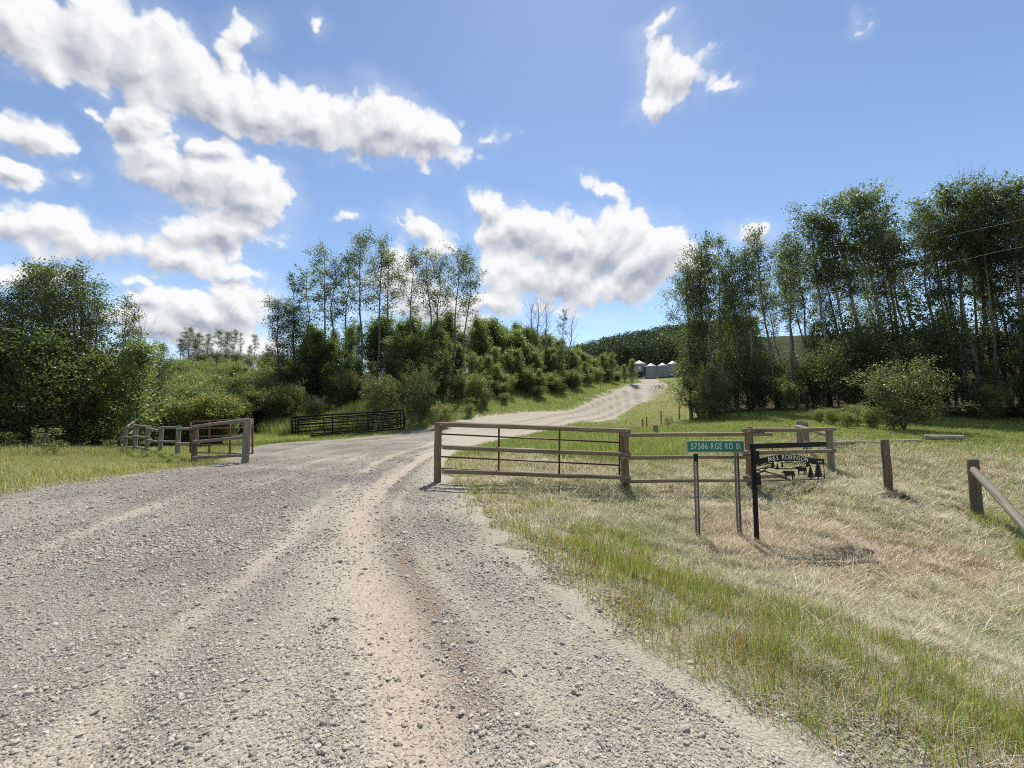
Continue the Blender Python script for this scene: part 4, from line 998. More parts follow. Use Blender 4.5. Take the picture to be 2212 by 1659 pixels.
M_ASPEN_BARK = mat_bark('aspen_bark', (.22, .21, .17), (.045, .04, .034)); M_SHRUB_BARK = mat_bark('shrub_bark', (.11, .09, .065), (.04, .032, .025)); M_DEAD = mat_bark('dead_bark', (.22, .20, .18), (.07, .06, .055))
M_ASPEN = mat_leaf('aspen_leaf', (.048, .078, .034), (.084, .116, .048), (.104, .118, .050))
M_SAP = mat_leaf('sapling_leaf', (.090, .135, .052), (.145, .185, .074), (.172, .186, .078))
M_WILLOW = mat_leaf('willow_leaf', (.080, .098, .040), (.135, .148, .066), (.12, .136, .054), .42)
M_OLIVE = mat_leaf('brush_leaf', (.105, .135, .044), (.165, .182, .068), (.185, .178, .068))
M_FARLEAF = mat_leaf('far_leaf', (.030, .052, .030), (.048, .072, .038), (.055, .074, .038), .25, .05)
PROTO = {}
PROTO['aspen'] = [grow('aspen', 10 + i, 16, .48 + .045 * (i % 4), 1.7 + .28 * (i % 4), 30, 5600, .115, .15, M_ASPEN_BARK, M_ASPEN, 'dome', 1, 5, .24, .018, 10) for i in range(7)]
PROTO['full'] = [grow('full', 30 + i, 11, .10, 2.1, 52, 11500, .092, .13, M_ASPEN_BARK, M_ASPEN, 'dome', 1, 5, .24, .02, 3) for i in range(4)]
PROTO['thin'] = [grow('thin', 50 + i, 14, .40, 1.6, 26, 2300, .12, .11, M_ASPEN_BARK, M_ASPEN, 'dome', 1, 4, .18, .03, 8) for i in range(4)]
PROTO['sapling'] = [grow('sapling', 70 + i, 5.2, .02, 1.25, 50, 6200, .092, .045, M_SHRUB_BARK, M_SAP, 'dome', 1, 5, .17, .05, 0, (.5, 1.2)) for i in range(5)]
PROTO['brush'] = [grow('brush', 90 + i, 2.6, .02, 1.4, 66, 7500, .075, .03, M_SHRUB_BARK, (M_OLIVE, M_SAP, M_OLIVE)[i % 3], 'dome', 6, 4, .14, .03) for i in range(4)]
PROTO['willow'] = [grow('willow', 110 + i, 3.2, .03, 1.75, 99, 11500, .078, .03, M_SHRUB_BARK, M_WILLOW, 'dome', 11, 4, .13, .03, 0, (.1, .8)) for i in range(3)]
PROTO['under'] = [grow('under', 130 + i, 4.2, .0, 1.9, 96, 10500, .088, .045, M_SHRUB_BARK, M_ASPEN, 'dome', 4, 4, .2, .03) for i in range(4)]
PROTO['airy'] = [grow('airy', 190 + i, 15, .46 + .04 * (i % 3), 2.1 + .3 * (i % 2), 24, 4200, .115, .14, M_ASPEN_BARK, M_ASPEN, 'dome', 1, 5, .26, .03, 8, (.35, 1.0)) for i in range(5)]
PROTO['dead'] = [grow('dead', 150 + i, 9, .45, 1.9, 26, 0, .1, .15, M_DEAD, None, 'dome', 1, 6, .2, .03, 8) for i in range(3)]
PROTO['weed'] = [grow('weed', 170 + i, 1.1, .1, .42, 18, 420, .065, .012, M_SHRUB_BARK, M_WILLOW if i == 0 else M_OLIVE, 'dome', 3, 2, .06, .03) for i in range(2)]
TREE_KINDS = {'airy', 'aspen', 'full', 'thin', 'sapling', 'dead'}
PLANTED = []
def plant(kind, x, y, H, label, group=None, lean=(0, 0), fat=1.0, rg=random.Random(5), var=None, z=None, name=None):
    v = PROTO[kind]; wood, leaf, Hp = v[(rg.randrange(len(v)) if var is None else var) % len(v)]
    tree = kind in TREE_KINDS
    nm = name or {'airy': 'aspen_tree', 'aspen': 'aspen_tree', 'full': 'aspen_tree', 'thin': 'aspen_tree', 'sapling': 'aspen_sapling', 'dead': 'dead_tree', 'willow': 'willow_shrub', 'weed': 'leafy_weed'}.get(kind, 'leafy_shrub')
    o = empty(nm, (x, y, (tz(x, y) if z is None else z) - .05), rg.uniform(0, 6.28))
    rz = o.rotation_euler[2]; s_ = H / Hp; o.scale = (s_ * fat, s_ * fat, s_)
    if lean != (0, 0):   # lean is (x, y) radians in the world, applied after the turn
        o.rotation_euler = (Matrix.Rotation(lean[0], 3, 'Y') @ Matrix.Rotation(lean[1], 3, 'X') @ Matrix.Rotation(rz, 3, 'Z')).to_euler()
    link('trunk' if tree else 'stems', wood, o)
    if leaf: link('crown' if tree else 'foliage', leaf, o)
    tag(o, label, 'tree' if tree else ('plant' if kind == 'weed' else 'shrub'), group); PLANTED.append((x, y)); return o
def top_height(X, Yt, D): return (P(X, Yt, D)[2] - tz(P(X, Yt, D)[0], D)) * .955
ORD = 'first second third fourth fifth sixth seventh eighth ninth tenth eleventh twelfth thirteenth fourteenth fifteenth sixteenth seventeenth eighteenth nineteenth twentieth'.split()
ORD += ['twenty-' + w for w in ORD[:9]] + ['thirtieth'] + ['thirty-' + w for w in ORD[:9]]
RG = random.Random(11)

# the tall wood on the right: the skyline trees, counted from the grain bins
SKY = [(1483,570,37,'full',0),(1507,520,36,'full',0),(1532,492,35,'thin',0),(1556,494,36,'thin',0),(1580,545,36,'full',0),(1612,530,34,'aspen',0),(1648,482,34,'aspen',-.02),(1690,500,33,'aspen',-.03),(1738,458,33,'aspen',-.05),(1775,470,32,'aspen',-.08),
 (1802,425,32,'aspen',-.08),(1838,402,31,'aspen',-.10),(1878,404,31,'aspen',-.10),(1908,432,31.5,'aspen',-.09),(1948,470,33,'thin',-.07),(1975,425,30,'aspen',-.06),(2012,397,30,'aspen',-.05),(2050,394,29,'aspen',-.05),(2086,408,29,'aspen',-.04),(2122,424,29.5,'aspen',-.03),
 (2155,412,28,'aspen',-.02),(2192,412,28,'full',0),(2230,405,27,'full',0)]
for i, (X, Yt, D, kind, ln) in enumerate(SKY):
    q = P(X, Yt, D); H = top_height(X, Yt, D); bx = q[0] - math.tan(ln * 1.6) * H
    plant(kind, bx, D, H, 'tall %s aspen on the right wood\'s skyline, %s from the grain bins' % ({'thin': 'sparse', 'full': 'bushy', 'aspen': 'leafy'}[kind], ORD[i]), 'skyline aspens of the right wood', (ln * 1.6, RG.uniform(-.03, .03)), RG.uniform(.85, 1.3) if kind != 'full' else .9, RG)
for i in range(32):          # trees standing deeper in the same wood
    u = (i + RG.random()) / 32; dep = RG.uniform(1.2, 13)
    bx = lerp(18, 47, u) + dep * .55; by = lerp(37, 19, u) + dep * .9
    plant('aspen' if RG.random() < .75 else 'thin', bx, by, RG.uniform(12.5, 16), 'slender aspen standing deep inside the dark right wood', 'inner aspens of the right wood', (RG.uniform(-.22, .0), RG.uniform(-.05, .05)), .9, RG)
for i in range(38):          # undergrowth along the wood's foot
    u = (i + RG.uniform(.1, .9)) / 38; bx, by = lerp(16.5, 45, u), lerp(36.3, 17.6, u) + RG.uniform(-.8, 2.2)
    plant(('under', 'sapling', 'under', 'brush')[i % 4], bx, by, RG.uniform(2.2, 5.8) if i % 4 != 3 else RG.uniform(1.8, 3.4), '%s at the right wood\'s foot, %s from the grain bins' % (('dark leafy shrub', 'leafy aspen sapling', 'dark leafy shrub', 'low olive brush')[i % 4], ORD[i]), 'undergrowth of the right wood', (0, 0), RG.uniform(.95, 1.25), RG)
for i in range(24):
    u = ((i + RG.random()) / 24) ** .8; dep = RG.uniform(1.5, 6); bx, by = lerp(17, 45, u) + dep * .5, lerp(36.5, 18, u) + dep
    plant('full' if i % 3 else 'under', bx, by, RG.uniform(3.8, 8.2) + 1.5 * u, 'shaded young aspen filling the right wood behind its undergrowth', 'understorey of the right wood', (RG.uniform(-.06, .04), 0), 1.05, RG)
for X, Yt, D, s_ in ((2047, 388, 30.5, .05), (2085, 375, 30, .03), (2115, 384, 30, -.02)):
    H = top_height(X, Yt, D); plant('dead', P(X, Yt, D)[0], D, H, 'bare dead treetop sticking out above the right wood', 'bare treetops of the right wood', (s_, 0), .55, RG)
# willows and brush before the wood
q = P(1944, 800, 19.5); plant('willow', q[0], 19.5, top_height(1944, 797, 19.5), 'round pale green willow bush standing alone before the right wood', None, (0, 0), 1.12, RG, 0)
q = P(1530, 800, 30.5); plant('willow', q[0], 30.5, top_height(1530, 804, 30.5), 'grey-green willow bush at the left corner of the right wood', None, (0, 0), .80, RG, 1)
q = P(1545, 850, 31.5); plant('under', q[0] + .6, 34, 3.6, 'dark shrub with pale leaves behind the grey-green willow', None, (0, 0), 1.0, RG, 1)
for i, (X, D, h) in enumerate([(1850, 21.5, 1.0), (1800, 22, .8), (1770, 23, .7), (1830, 20.5, .7), (1880, 20, .9)]):
    plant('brush', P(X, 900, D)[0], D, h, 'low brush in the grass beside the round willow bush, %s from it' % ORD[4 - i], 'low brush before the right wood', (0, 0), 1.3, RG)
for i, (X, D, h) in enumerate([(1562, 30, 1.3), (1595, 29, .8), (1640, 28.5, .7), (1440, 32, .9), (1445, 26, .7), (1545, 30.5, .8)]):
    plant('weed', P(X, 900, D)[0], D, h, 'leafy weed standing in the green grass before the right wood, %s of six' % ORD[i], 'weeds in the green grass', (0, 0), 1.2, RG)

# the clump on the far left
LC = [(-60,600,23,'full'),(-20,625,22,'full'),(25,640,21.5,'full'),(58,590,23,'full'),(92,572,22.5,'full'),(128,566,24,'full'),(160,570,23,'full'),(192,605,24,'full'),(226,632,23.5,'aspen'),(258,625,25,'thin'),(280,655,25,'thin'),(302,690,26,'dead'),(345,735,28,'full')]
for i, (X, Yt, D, kind) in enumerate(LC):
    q = P(X, Yt, D); plant(kind, q[0], D, top_height(X, Yt, D), '%s aspen of the far left clump, %s from the left' % ({'full': 'bushy dark green', 'thin': 'sparse leaning', 'aspen': 'leafy', 'dead': 'nearly bare'}[kind], ORD[i]), 'aspens of the far left clump', (RG.uniform(-.04, .04) + (.06 if kind == 'thin' else 0), 0), .95 if kind != 'thin' else 1.0, RG)
for i in range(13):
    X = lerp(-160, 235, (i + .3 + .4 * RG.random()) / 13); D = RG.uniform(21.0, 22.5) + max(0, X - 120) * .02
    plant(('under', 'brush', 'sapling')[i % 3], P(X, 900, D)[0], D, RG.uniform(3.4, 6.0) if i % 3 != 1 else RG.uniform(2.6, 4.0), '%s at the foot of the far left clump, %s from the left' % (('dark leafy shrub', 'lighter olive brush', 'leafy aspen sapling')[i % 3], ORD[i]), 'undergrowth of the far left clump', (0, 0), 1.1, RG)
for i in range(9):
    X = lerp(-90, 330, (i + RG.random()) / 9); D = RG.uniform(23, 28)
    plant('sapling', P(X, 900, D)[0], D, RG.uniform(5, 7), 'green aspen sapling among the far left clump, %s from the left' % ORD[i], 'saplings of the far left clump', (0, 0), 1.2, RG)
for i, (X, D, h) in enumerate([(100, 17.5, 1.1), (118, 17.2, .7), (20, 18.6, .9), (235, 19.5, .6)]):
    plant('weed', P(X, 950, D)[0], D, h, 'pale leafy weed in the grass under the far left clump, %s of four' % ORD[i], 'weeds under the far left clump', (0, 0), 1.3, RG)

# brush on the left hillside and the trees on its ridge
for i in range(80):
    X = RG.uniform(275, 640); D = 26.5 * (62 / 26.5) ** RG.random()
    if D < 35 and X > 540: D += 7
    plant('brush' if RG.random() < .8 else 'sapling', P(X, 900, D)[0], D, RG.uniform(2.0, 3.2), 'olive brush on the hillside between the left clump and the tall trees', 'brush on the left hillside', (0, 0), 1.25, RG)
for i, (X, Yt) in enumerate([(392, 730), (400, 712), (412, 708), (422, 720), (430, 714), (452, 718), (470, 712), (480, 728), (490, 716), (507, 710), (520, 714), (540, 742), (552, 716), (578, 735)]):
    D = RG.uniform(76, 82); q = P(X, Yt, D); plant(('aspen', 'full', 'thin')[(i * 2) % 3 if i != 4 else 1], q[0], D, top_height(X, Yt + RG.uniform(-4, 8), D), 'small distant aspen on the left ridge, %s from its left end' % ORD[i], 'aspens on the left ridge', (0, 0), 1.15, RG)
for i in range(9):
    X = lerp(385, 590, (i + RG.random()) / 9); D = RG.uniform(70, 78); plant('under', P(X, 900, D)[0], D, RG.uniform(2.2, 3.6), 'distant dark shrub under the ridge aspens', 'shrubs on the left ridge', (0, 0), 1.2, RG)

# the thicket in the middle with its tall trees
TALL = [(612,640,39,'full',0),(640,580,43,'thin',-.03),(664,572,44,'thin',0),(702,536,44,'aspen',.02),(722,548,45,'thin',-.05),(757,530,46,'thin',.02),(790,508,46,'aspen',0),(818,516,45,'aspen',0),(846,532,46,'aspen',.03),(903,548,45,'aspen',0),(926,538,46,'aspen',0),(950,541,45,'aspen',.02),(985,537,46,'aspen',.02),(1010,552,46,'aspen',.05),
 (645,655,40,'full',0)]
for i, (X, Yt, D, kind, ln) in enumerate(sorted(TALL)):
    q = P(X, Yt, D); H = top_height(X, Yt, D)
    plant('airy' if kind == 'aspen' else kind, q[0] - math.tan(ln) * H, D, H, '%s aspen rising from the middle thicket, %s from the left' % ({'full': 'bushy', 'thin': 'tall sparse', 'aspen': 'tall leafy'}[kind], ORD[i]), 'tall aspens of the middle thicket', (ln, 0), {'full': 1.1, 'thin': 1.2, 'aspen': 1.1}[kind], RG)
for i, (X, Yt, D, ln) in enumerate([(1148, 650, 63, 0), (1163, 646, 64, .03), (1182, 653, 63, 0), (1238, 678, 66, .10)]):
    q = P(X, Yt, D); H = top_height(X, Yt, D); plant('dead', q[0] - math.tan(ln) * H, D, H, 'bare dead tree above the middle thicket, %s from the tall trees' % ORD[i], 'dead trees of the middle thicket', (ln, 0), 1.0, RG)
q = P(1215, 660, 64); plant('thin', q[0], 64, top_height(1215, 660, 64), 'lone sparse aspen among the dead trees of the thicket', None, (.02, 0), 1.0, RG)
# saplings: behind the left verge of the drive, thick and uneven
VERGE = [(-20.5, 35.5), (-14, 37.5), (-8.8, 36.6), (-6.2, 38), (-3, 41.5), (2, 48.5), (7.5, 57), (13.5, 67), (18.5, 76), (24, 85.5)]
VL = catmull(VERGE, 6); seglen = np.r_[0, np.cumsum(np.hypot(*np.diff(VL, axis=0).T))]
def verge_at(u, off):
    s_ = u * seglen[-1]; x = np.interp(s_, seglen, VL[:, 0]); y = np.interp(s_, seglen, VL[:, 1])
    x2 = np.interp(s_ + .5, seglen, VL[:, 0]); y2 = np.interp(s_ + .5, seglen, VL[:, 1]); x1 = np.interp(s_ - .5, seglen, VL[:, 0]); y1 = np.interp(s_ - .5, seglen, VL[:, 1])
    dx, dy = x2 - x1, y2 - y1; L = math.hypot(dx, dy); return x - dy / L * off, y + dx / L * off
seen_ = {'brush': 0, 'sapling': 0}
for i, u in [(i, (i * .618034) % 1) for i in sorted(range(225), key=lambda i: (i * .618034) % 1)] + [(5 * i + 1 + i % 4, .26 * ((i * .618034) % 1)) for i in range(34)]:
    row = i % 5; off = row * 2.5 + RG.uniform(.3, 2.4)
    x, y = verge_at(u, off); edge_ = row == 0
    H = RG.uniform(*((2.2, 4.0), (4.0, 5.8), (5.2, 7.2), (6.2, 8.6), (6.8, 9.4))[row]) * (.85 + .25 * (1 - u)) * (.76 if u < .16 else .72 if u < .34 else .88 if u < .45 else 1.02)
    slim = row >= 2 and RG.random() < .3
    if u > .8: H *= .88
    if slim: H *= 1.12
    kind = 'brush' if (edge_ and RG.random() < .6) else 'sapling'
    if kind == 'brush': H = RG.uniform(1.6, 2.8)
    if edge_: seen_[kind] += 1
    plant(kind, x, y, H, {'brush': 'low olive brush along the middle thicket\'s front, %s up the drive' % ORD[max(seen_['brush'], 1) - 1], 'sapling': 'green aspen sapling on the thicket\'s drive side, %s up the drive' % ORD[max(seen_['sapling'], 1) - 1] if edge_ else 'green aspen sapling inside the middle thicket'}[kind],
          {'brush': 'brush of the middle thicket', 'sapling': 'front saplings of the middle thicket' if edge_ else 'inner saplings of the middle thicket'}[kind], (RG.uniform(-.08, .08), RG.uniform(-.06, .06)), RG.uniform(1.05, 1.5) if not slim else RG.uniform(.65, .8), RG)
for i, (X, Yt, D, lab) in enumerate([(822, 822, 33, 'pale willow bush behind the black stock panels'), (907, 800, 33.2, 'tall pale willow bush right of the black stock panels'), (1045, 838, 40, 'small pale willow bush where the drive starts to climb'), (680, 862, 33.5, 'low bright willow bush above the left end of the stock panels')]):
    plant('willow', P(X, 900, D)[0], D, top_height(X, Yt, D), lab, None, (0, 0), .85 if i != 1 else .62, RG, i)
for i, (X, D) in enumerate([(957, 32), (1012, 36), (1090, 43), (1160, 50), (1215, 56)]):
    plant('brush', P(X, 900, D)[0], D, RG.uniform(1.0, 1.7), 'small bush on the grassy verge below the thicket, %s from the stock panels' % ORD[i], 'bushes on the left verge', (0, 0), 1.2, RG)
# saplings of the bank by the bins and left skyline
for i in range(8):
    X = lerp(1250, 1372, (i + .5) / 8); D = RG.uniform(78, 96); q = P(X, 800, D); plant('sapling', q[0], D, RG.uniform(3.5, 5.5), 'distant sapling on the bank left of the grain bins', 'saplings by the grain bins', (0, 0), 1.2, RG)

# the far wooded hill: one mass
def far_forest():
    rg = np.random.default_rng(77); n_ = 1900
    y = rg.uniform(142, 245, n_); x = y * rg.uniform(.02, .62, n_)
    k = (y > 150 + 18 * np.sin(x * .05)) | (x > 62); x, y = x[k], y[k]
    k = ~((np.abs(x - 40) < 16) & (y < 150)); x, y = x[k], y[k]
    z = terr(x, y); H = rg.uniform(10.5, 13.5, len(x)); LV, TV, TF = [], [], []; m_ = 70
    cz = rg.random((len(x), m_)) ** .8; rr = 2.3 * np.sin(np.pi * (.12 + .74 * cz)) ** .7 * rg.random((len(x), m_)) ** .5; az = rg.uniform(0, 6.28, (len(x), m_))
    c = np.stack([x[:, None] + rr * np.cos(az), y[:, None] + rr * np.sin(az), z[:, None] + H[:, None] * (.22 + .78 * cz)], -1).reshape(-1, 3)
    lm = leaves_mesh('far_leaves', c, rg.uniform(.5, .95, len(c)), rg, M_FARLEAF)
    r = .12; tri = np.array([[1, 0], [-.5, .87], [-.5, -.87]]) * r
    base = np.stack([np.c_[x[:, None] + tri[:, 0], ] , y[:, None] + tri[:, 1], np.repeat(z[:, None] - .5, 3, 1)], -1); top = base.copy(); top[..., 2] = (z + H * .8)[:, None]
    V = np.concatenate([base, top], 1).reshape(-1, 3); o = np.arange(len(x))[:, None] * 6
    F = np.concatenate([o + np.array([[0, 1, 4, 3]]), o + np.array([[1, 2, 5, 4]]), o + np.array([[2, 0, 3, 5]])])
    tm = mesh('far_trunks', V, F, M_SHRUB_BARK)
    g_ = link('forest', lm); tag(g_, 'far wooded hill of small aspens behind the grain bins', 'forest', kind='stuff')
    link('trunks', tm, g_)
far_forest()

# ------------------------------------------------------------------ grasses
M_BLADE = mat_blades('grass_blade', .40); M_STRAW = mat_blades('dry_blade', .25)
def blades(name, label, x, y, h, w, bend, col, mat, z=None, flat=False):
    """x, y, h, w, bend: per blade; bend 0 stands upright, 1.5 lies flat"""
    n_ = len(x); rg = np.random.default_rng(n_)
    z = relief(x, y) if z is None else z
    az = rg.uniform(0, 6.283, n_); d = np.c_[np.cos(az), np.sin(az), np.zeros(n_)]
    a2 = az + 1.5708 + rg.uniform(-.7, .7, n_); s = np.c_[np.cos(a2), np.sin(a2), np.zeros(n_)] * (w / 2)[:, None]
    b0 = np.c_[x, y, z - .01]
    mid = b0 + d * (h * .5 * np.sin(bend * .6))[:, None]; mid[:, 2] += h * .5 * np.cos(bend * .6) + .012
    tip = mid + d * (h * .5 * np.sin(np.minimum(bend * 1.3, 1.62)))[:, None]; tip[:, 2] += h * .5 * np.cos(np.minimum(bend * 1.3, 1.62))
    if flat:
        me = mesh(name, np.stack([b0 - s, b0 + s, tip + s * .35, tip - s * .35], 1).reshape(-1, 3), np.arange(n_ * 4).reshape(-1, 4), mat, False, {'col': np.repeat(np.c_[col, np.ones(n_)], 4, 0)})
        return tag(link(name, me), label, 'grass', kind='stuff')
    V = np.stack([b0 - s, b0 + s, mid + s * .8, mid - s * .8, tip], 1).reshape(-1, 3)
    o = np.arange(n_)[:, None] * 5
    c = np.repeat(np.c_[col, np.ones(n_)], 5, 0)
    me = mesh(name, V, [o + np.array([[0, 1, 2, 3]]), o + np.array([[3, 2, 4]])], mat, False, {'col': c})
    return tag(link(name, me), label, 'grass', kind='stuff')
def palette(n_, cols, weights, jitter=.18, rg=RNG):
    c = np.array(cols)[rg.choice(len(cols), n_, p=np.array(weights) / sum(weights))]
    return c * np.exp(rg.normal(0, jitter, (n_, 1)))
STRAW = [(.58, .52, .39), (.49, .44, .32), (.45, .34, .26), (.36, .36, .22), (.26, .28, .13), (.66, .61, .50)]
GREENS = [(.26, .33, .085), (.34, .39, .11), (.39, .39, .15), (.20, .26, .07)]
def scatter(n_, x0, x1, y0, y1, near=None):
    """even in the ground plane, or thinning out with distance"""
    x = RNG.uniform(x0, x1, n_)
    if near: y = y0 * (y1 / y0) ** RNG.random(n_)
    else: y = RNG.uniform(y0, y1, n_)
    return x, y
# mown hay lying in the ditch and on the verge
n_ = 420000; D = 1.7 * (15 / 1.7) ** RNG.random(n_); x = D * RNG.uniform(-.25, 1.55, n_); y = D
sd = road_sd(x, y); pn = fbm(x * .8, y * .8, 201, 4)
k = (sd < -.2 + (pn - .5) * .8) & (RNG.random(n_) < (.30 + 1.1 * sstep(pn, .35, .6)) * (.10 + .9 * sstep(-sd + (pn - .5) * 1.2, .75, 1.5) * np.where(y < 2.6, .55, 1))) & ~((y > 11) & (x > -2) & (RNG.random(n_) < .6)); x, y, D = x[k][:190000], y[k][:190000], D[k][:190000]
m = len(x); pal = palette(m, STRAW, (4, 4, 2, 3, 2.5, 2)); rr_ = fbm(x * .55, y * .55, 31, 4)
ol_ = fbm(x * .8, y * .8, 203, 4); pal = np.where((RNG.random(m) < sstep(ol_ + .12 * sstep(y, 7.6, 9.5), .48, .66) * .75)[:, None], palette(m, [(.30, .33, .14), (.25, .28, .11), (.38, .36, .20)], (2, 2, 2)), pal)
pk_ = np.exp(-((x - 5.8) / 2.4) ** 2 - ((y - 6.6) / 2.0) ** 2) * .35
pal = np.where((RNG.random(m) < sstep(rr_ + pk_, .50, .72) * .65)[:, None], palette(m, [(.54, .42, .34), (.48, .36, .28)], (1, 1)), pal)
zh = relief(x, y) + .05 * sstep(fbm(x * 3.5, y * 3.5, 205, 3), .42, .7)
blades('dry_grass', 'mown pale hay lying over the ditch and verge', x, y, RNG.uniform(.06, .20, m) * np.clip(D / 6, .7, 1.4), RNG.uniform(.0022, .0042, m) * np.clip(D / 3.2, .9, 3), RNG.uniform(.9, 1.55, m), pal, M_STRAW, zh, True)
# green stems along the edge of the gravel
n_ = 330000; D = 1.5 * (9.6 / 1.5) ** RNG.random(n_); y = D; x = RNG.uniform(-1.6, 9, n_)
off = -road_sd(x, y); pn = fbm(x * 1.5, y * 1.5, 211, 4); pc = fbm(x * 5.5, y * 5.5, 213, 2)
offn = off + (fbm(x * .7, y * .7, 217, 3) - .5) * 1.5
core = np.exp(-((offn - 1.3) / .6) ** 2) * sstep(y, 8.6, 5.0)
dens = np.clip(core * 1.15 + .22 * sstep(off, -.05, .25) * sstep(off, 1.3, .5), 0, 1) * sstep(pn + pc * .45, .50, .88)
dens *= np.where((x > 2.4) & (off < .9), .35, 1.0)
k = (off > -.15) & (off < 2.8) & (RNG.random(n_) < dens * .9); x, y, D, off = x[k], y[k], D[k], off[k]; m = len(x)
pal = palette(m, GREENS + [(.30, .22, .07), (.26, .15, .07)], (4, 4, 3, 2, 2, 1.2)); 
edgey = off < .75; pal = np.where((edgey & (RNG.random(m) < .35))[:, None], palette(m, [(.30, .24, .08), (.27, .165, .08)], (2, 1)), pal)
blades('grass', 'upright green and rusty grass stems along the gravel edge', x, y, RNG.uniform(.07, .20, m) * (.75 + .4 * core[k]), RNG.uniform(.0025, .005, m) * np.clip(D / 3, .9, 2), RNG.uniform(0, .55, m), pal, M_BLADE)
# thicker clumps: standing tufts on the verge, heaps of raked hay in the ditch
def clumps(n_c, per, xf, yf, spread, keep):
    cx = RNG.uniform(*xf, n_c); cy = RNG.uniform(*yf, n_c); k = keep(cx, cy); cx, cy = cx[k], cy[k]
    sz = np.repeat(RNG.uniform(.5, 1.4, len(cx)), per); x = np.repeat(cx, per) + RNG.normal(0, spread, len(sz)) * sz; y = np.repeat(cy, per) + RNG.normal(0, spread, len(sz)) * sz
    return x, y, sz, np.hypot(x - np.repeat(cx, per), y - np.repeat(cy, per)) / (spread * sz)
x, y, sz, _r = clumps(900, 26, (-1.5, 8), (1.7, 9), .035, lambda a, c: (road_sd(a, c) < .15) & (road_sd(a, c) > -2.3) & (RNG.random(len(a)) < sstep(fbm(a * .9, c * .9, 219, 3), .35, .6))); m = len(x)
blades('grass', 'longer grass tufts dotted along the gravel edge', x, y, RNG.uniform(.10, .26, m) * sz, RNG.uniform(.003, .006, m), RNG.uniform(0, .8, m), palette(m, GREENS + [(.42, .34, .14), (.40, .24, .12)], (4, 4, 3, 3, 1.5, 1)), M_BLADE)
x, y, sz, _r = clumps(520, 70, (0, 12), (3.2, 12), .11, lambda a, c: (road_sd(a, c) < -1.2)); m = len(x)
blades('dry_grass', 'raked clumps of pale hay lying in the ditch', x, y, RNG.uniform(.08, .26, m), RNG.uniform(.003, .006, m) * np.clip(y / 5, .9, 2), RNG.uniform(.8, 1.5, m), palette(m, STRAW, (4, 4, 3, 1.5, 1, 3), .25), M_STRAW, relief(x, y) + .07 * sz * np.exp(-_r ** 2 / 2), True)
# meadow at the left edge
n_ = 100000; x = RNG.uniform(-30, -8.4, n_); y = RNG.uniform(4.5, 21, n_); off = -road_sd(x, y); pn = fbm(x * .6, y * .6, 221, 4)
k = (off > -.1 + (pn - .5) * .6) & (RNG.random(n_) < .45 + .7 * sstep(off, 0, 2)); x, y, off, pn = x[k], y[k], off[k], pn[k]; m = len(x)
low = np.clip(1.4 * np.exp(-((x + 14.5) / 5.5) ** 2 - ((y - 17) / 4.5) ** 2), 0, 1)
pal = palette(m, GREENS + [(.40, .36, .18), (.48, .43, .27), (.33, .31, .15)], (2, 3, 4, 1, 4, 3, 4))
blades('grass', 'tall yellow-green meadow grass at the left of the junction', x, y, RNG.uniform(.10, .42, m) * np.clip(.5 + .5 * off, .35, 1) * (1 - .75 * low), RNG.uniform(.006, .012, m), RNG.uniform(.1, .9, m), pal, M_BLADE)
# pasture behind the right fence
n_ = 185000; D = 10.2 * (42 / 10.2) ** RNG.random(n_); y = D; x = D * RNG.uniform(-.22, 1.5, n_); sd = road_sd(x, y); pn = fbm(x * .35, y * .35, 231, 4)
edge_wood = y < 37 - (x - 14) * .66 + 1.0
k = (sd < -.1) & edge_wood & (RNG.random(n_) < .3 + sstep(pn, .3, .6)); x, y, D, pn = x[k], y[k], D[k], pn[k]; m = len(x)
lush = np.exp(-((x - 3.4) / 2.6) ** 2 - ((y - 14.2) / 2.2) ** 2)
dry = (y + (pn - .5) * 7 + np.where(x > 9, 0, 1.5) < 14) & (RNG.random(m) < .75)
pal = np.where((dry & (lush < .3))[:, None], palette(m, STRAW, (2, 3, 2, 4, 4, 1)), palette(m, [(.22, .28, .075), (.28, .32, .10), (.17, .22, .06), (.34, .33, .15)], (4, 4, 2, 1.6)))
blades('grass', 'green pasture grass between the right fence and the wood', x, y, RNG.uniform(.06, .18, m) * (1 + 4.0 * lush), RNG.uniform(.008, .015, m) * np.clip(D / 14, .8, 2.2), RNG.uniform(.1, 1.0, m), pal, M_BLADE)
# verges of the climbing drive
n_ = 190000; y = 17 * (95 / 17) ** RNG.random(n_); x = RNG.uniform(-22, 40, n_); sd = road_sd(x, y); pn = fbm(x * .5, y * .5, 241, 4)
k = (sd < -.05) & (sd > -7.5) & (RNG.random(n_) < .4 + sstep(pn, .3, .6)); x, y, sd, pn = x[k], y[k], sd[k], pn[k]; m = len(x)
lefts = x < np.interp(y, [0, 30, 50, 83, 125], [-5, -2, 10, 29, 44])
hay_ = (~lefts) & (y > 27) & (RNG.random(m) < .7)
pal = np.where(hay_[:, None], palette(m, STRAW, (2, 3, 2, 5, 4, .5)), palette(m, [(.20, .27, .07), (.25, .30, .085), (.29, .30, .11), (.36, .34, .17)], (4, 4, 3, 1)))
blades('grass', 'grass on both verges of the climbing drive', x, y, RNG.uniform(.15, .55, m) * np.clip(-sd * .8, .35, 1) * np.where(lefts, np.where((y < 32) & (x < -6), .4, 1), .45), RNG.uniform(.014, .026, m) * np.clip(y / 32, .8, 2), RNG.uniform(.05, .7, m), pal, M_BLADE)
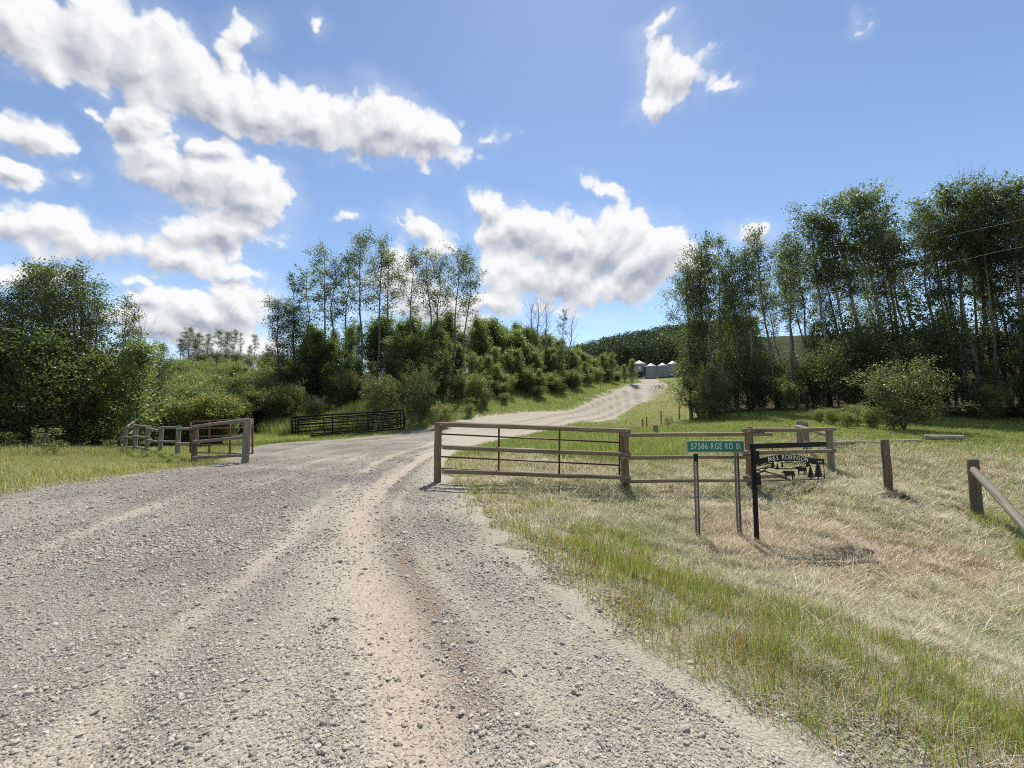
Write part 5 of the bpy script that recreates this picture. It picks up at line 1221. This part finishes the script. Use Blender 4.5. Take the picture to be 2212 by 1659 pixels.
# rank grass round fence feet
def tuft_at(x0, y0, r_, n_, h0, h1, cols, wts):
    a_ = RNG.uniform(0, 6.28, n_); q_ = r_ * np.sqrt(RNG.random(n_)); return x0 + q_ * np.cos(a_), y0 + q_ * np.sin(a_), RNG.uniform(h0, h1, n_), palette(n_, cols, wts)
T = [tuft_at(8.75, 7.0, .6, 3500, .06, .30, GREENS + [(.44, .40, .24)], (1, 1, 2, 3, 4)), tuft_at(8.0, 5.8, .55, 3500, .06, .30, GREENS + [(.44, .40, .24)], (1, 2, 3, 3, 4)), tuft_at(9.6, 5.4, 1.4, 6000, .08, .3, GREENS + [(.44, .40, .24)], (1, 2, 3, 3, 4)),
     tuft_at(3.6, 14.4, 2.3, 9000, .2, .62, GREENS, (3, 4, 2, 3)), tuft_at(5.6, 15.4, 1.6, 4000, .2, .5, GREENS, (3, 4, 2, 3)), tuft_at(2.0, 13.4, 1.0, 2500, .15, .45, GREENS, (3, 4, 2, 3)),
     tuft_at(-13.2, 16.2, 1.2, 7000, .08, .3, GREENS + [(.36, .33, .18)], (2, 3, 3, 1, 3)), tuft_at(-15.4, 18.2, 1.3, 6000, .08, .3, GREENS + [(.36, .33, .18)], (2, 3, 3, 1, 3)), tuft_at(-19, 20.5, 2.0, 5000, .08, .35, GREENS + [(.36, .33, .18)], (2, 3, 3, 1, 2)),
     tuft_at(-12.5, 34.2, 3.4, 9000, .5, 1.2, GREENS, (3, 4, 2, 1)), tuft_at(-17.5, 32.5, 2.6, 6000, .5, 1.2, GREENS, (3, 4, 2, 1)), tuft_at(-18.5, 28.5, 1.6, 4000, .2, .6, GREENS, (3, 4, 2, 1)), tuft_at(-14.2, 24.6, 1.6, 5000, .15, .6, GREENS, (3, 4, 2, 1))]
x, y, h, pal = (np.concatenate([t[i] for t in T]) for i in range(4)); m = len(x)
blades('grass', 'rank tufts of grass around the fence posts and panels', x, y, h, RNG.uniform(.005, .010, m) * np.clip(y / 10, 1, 2.6), RNG.uniform(.1, .9, m), pal, M_BLADE)
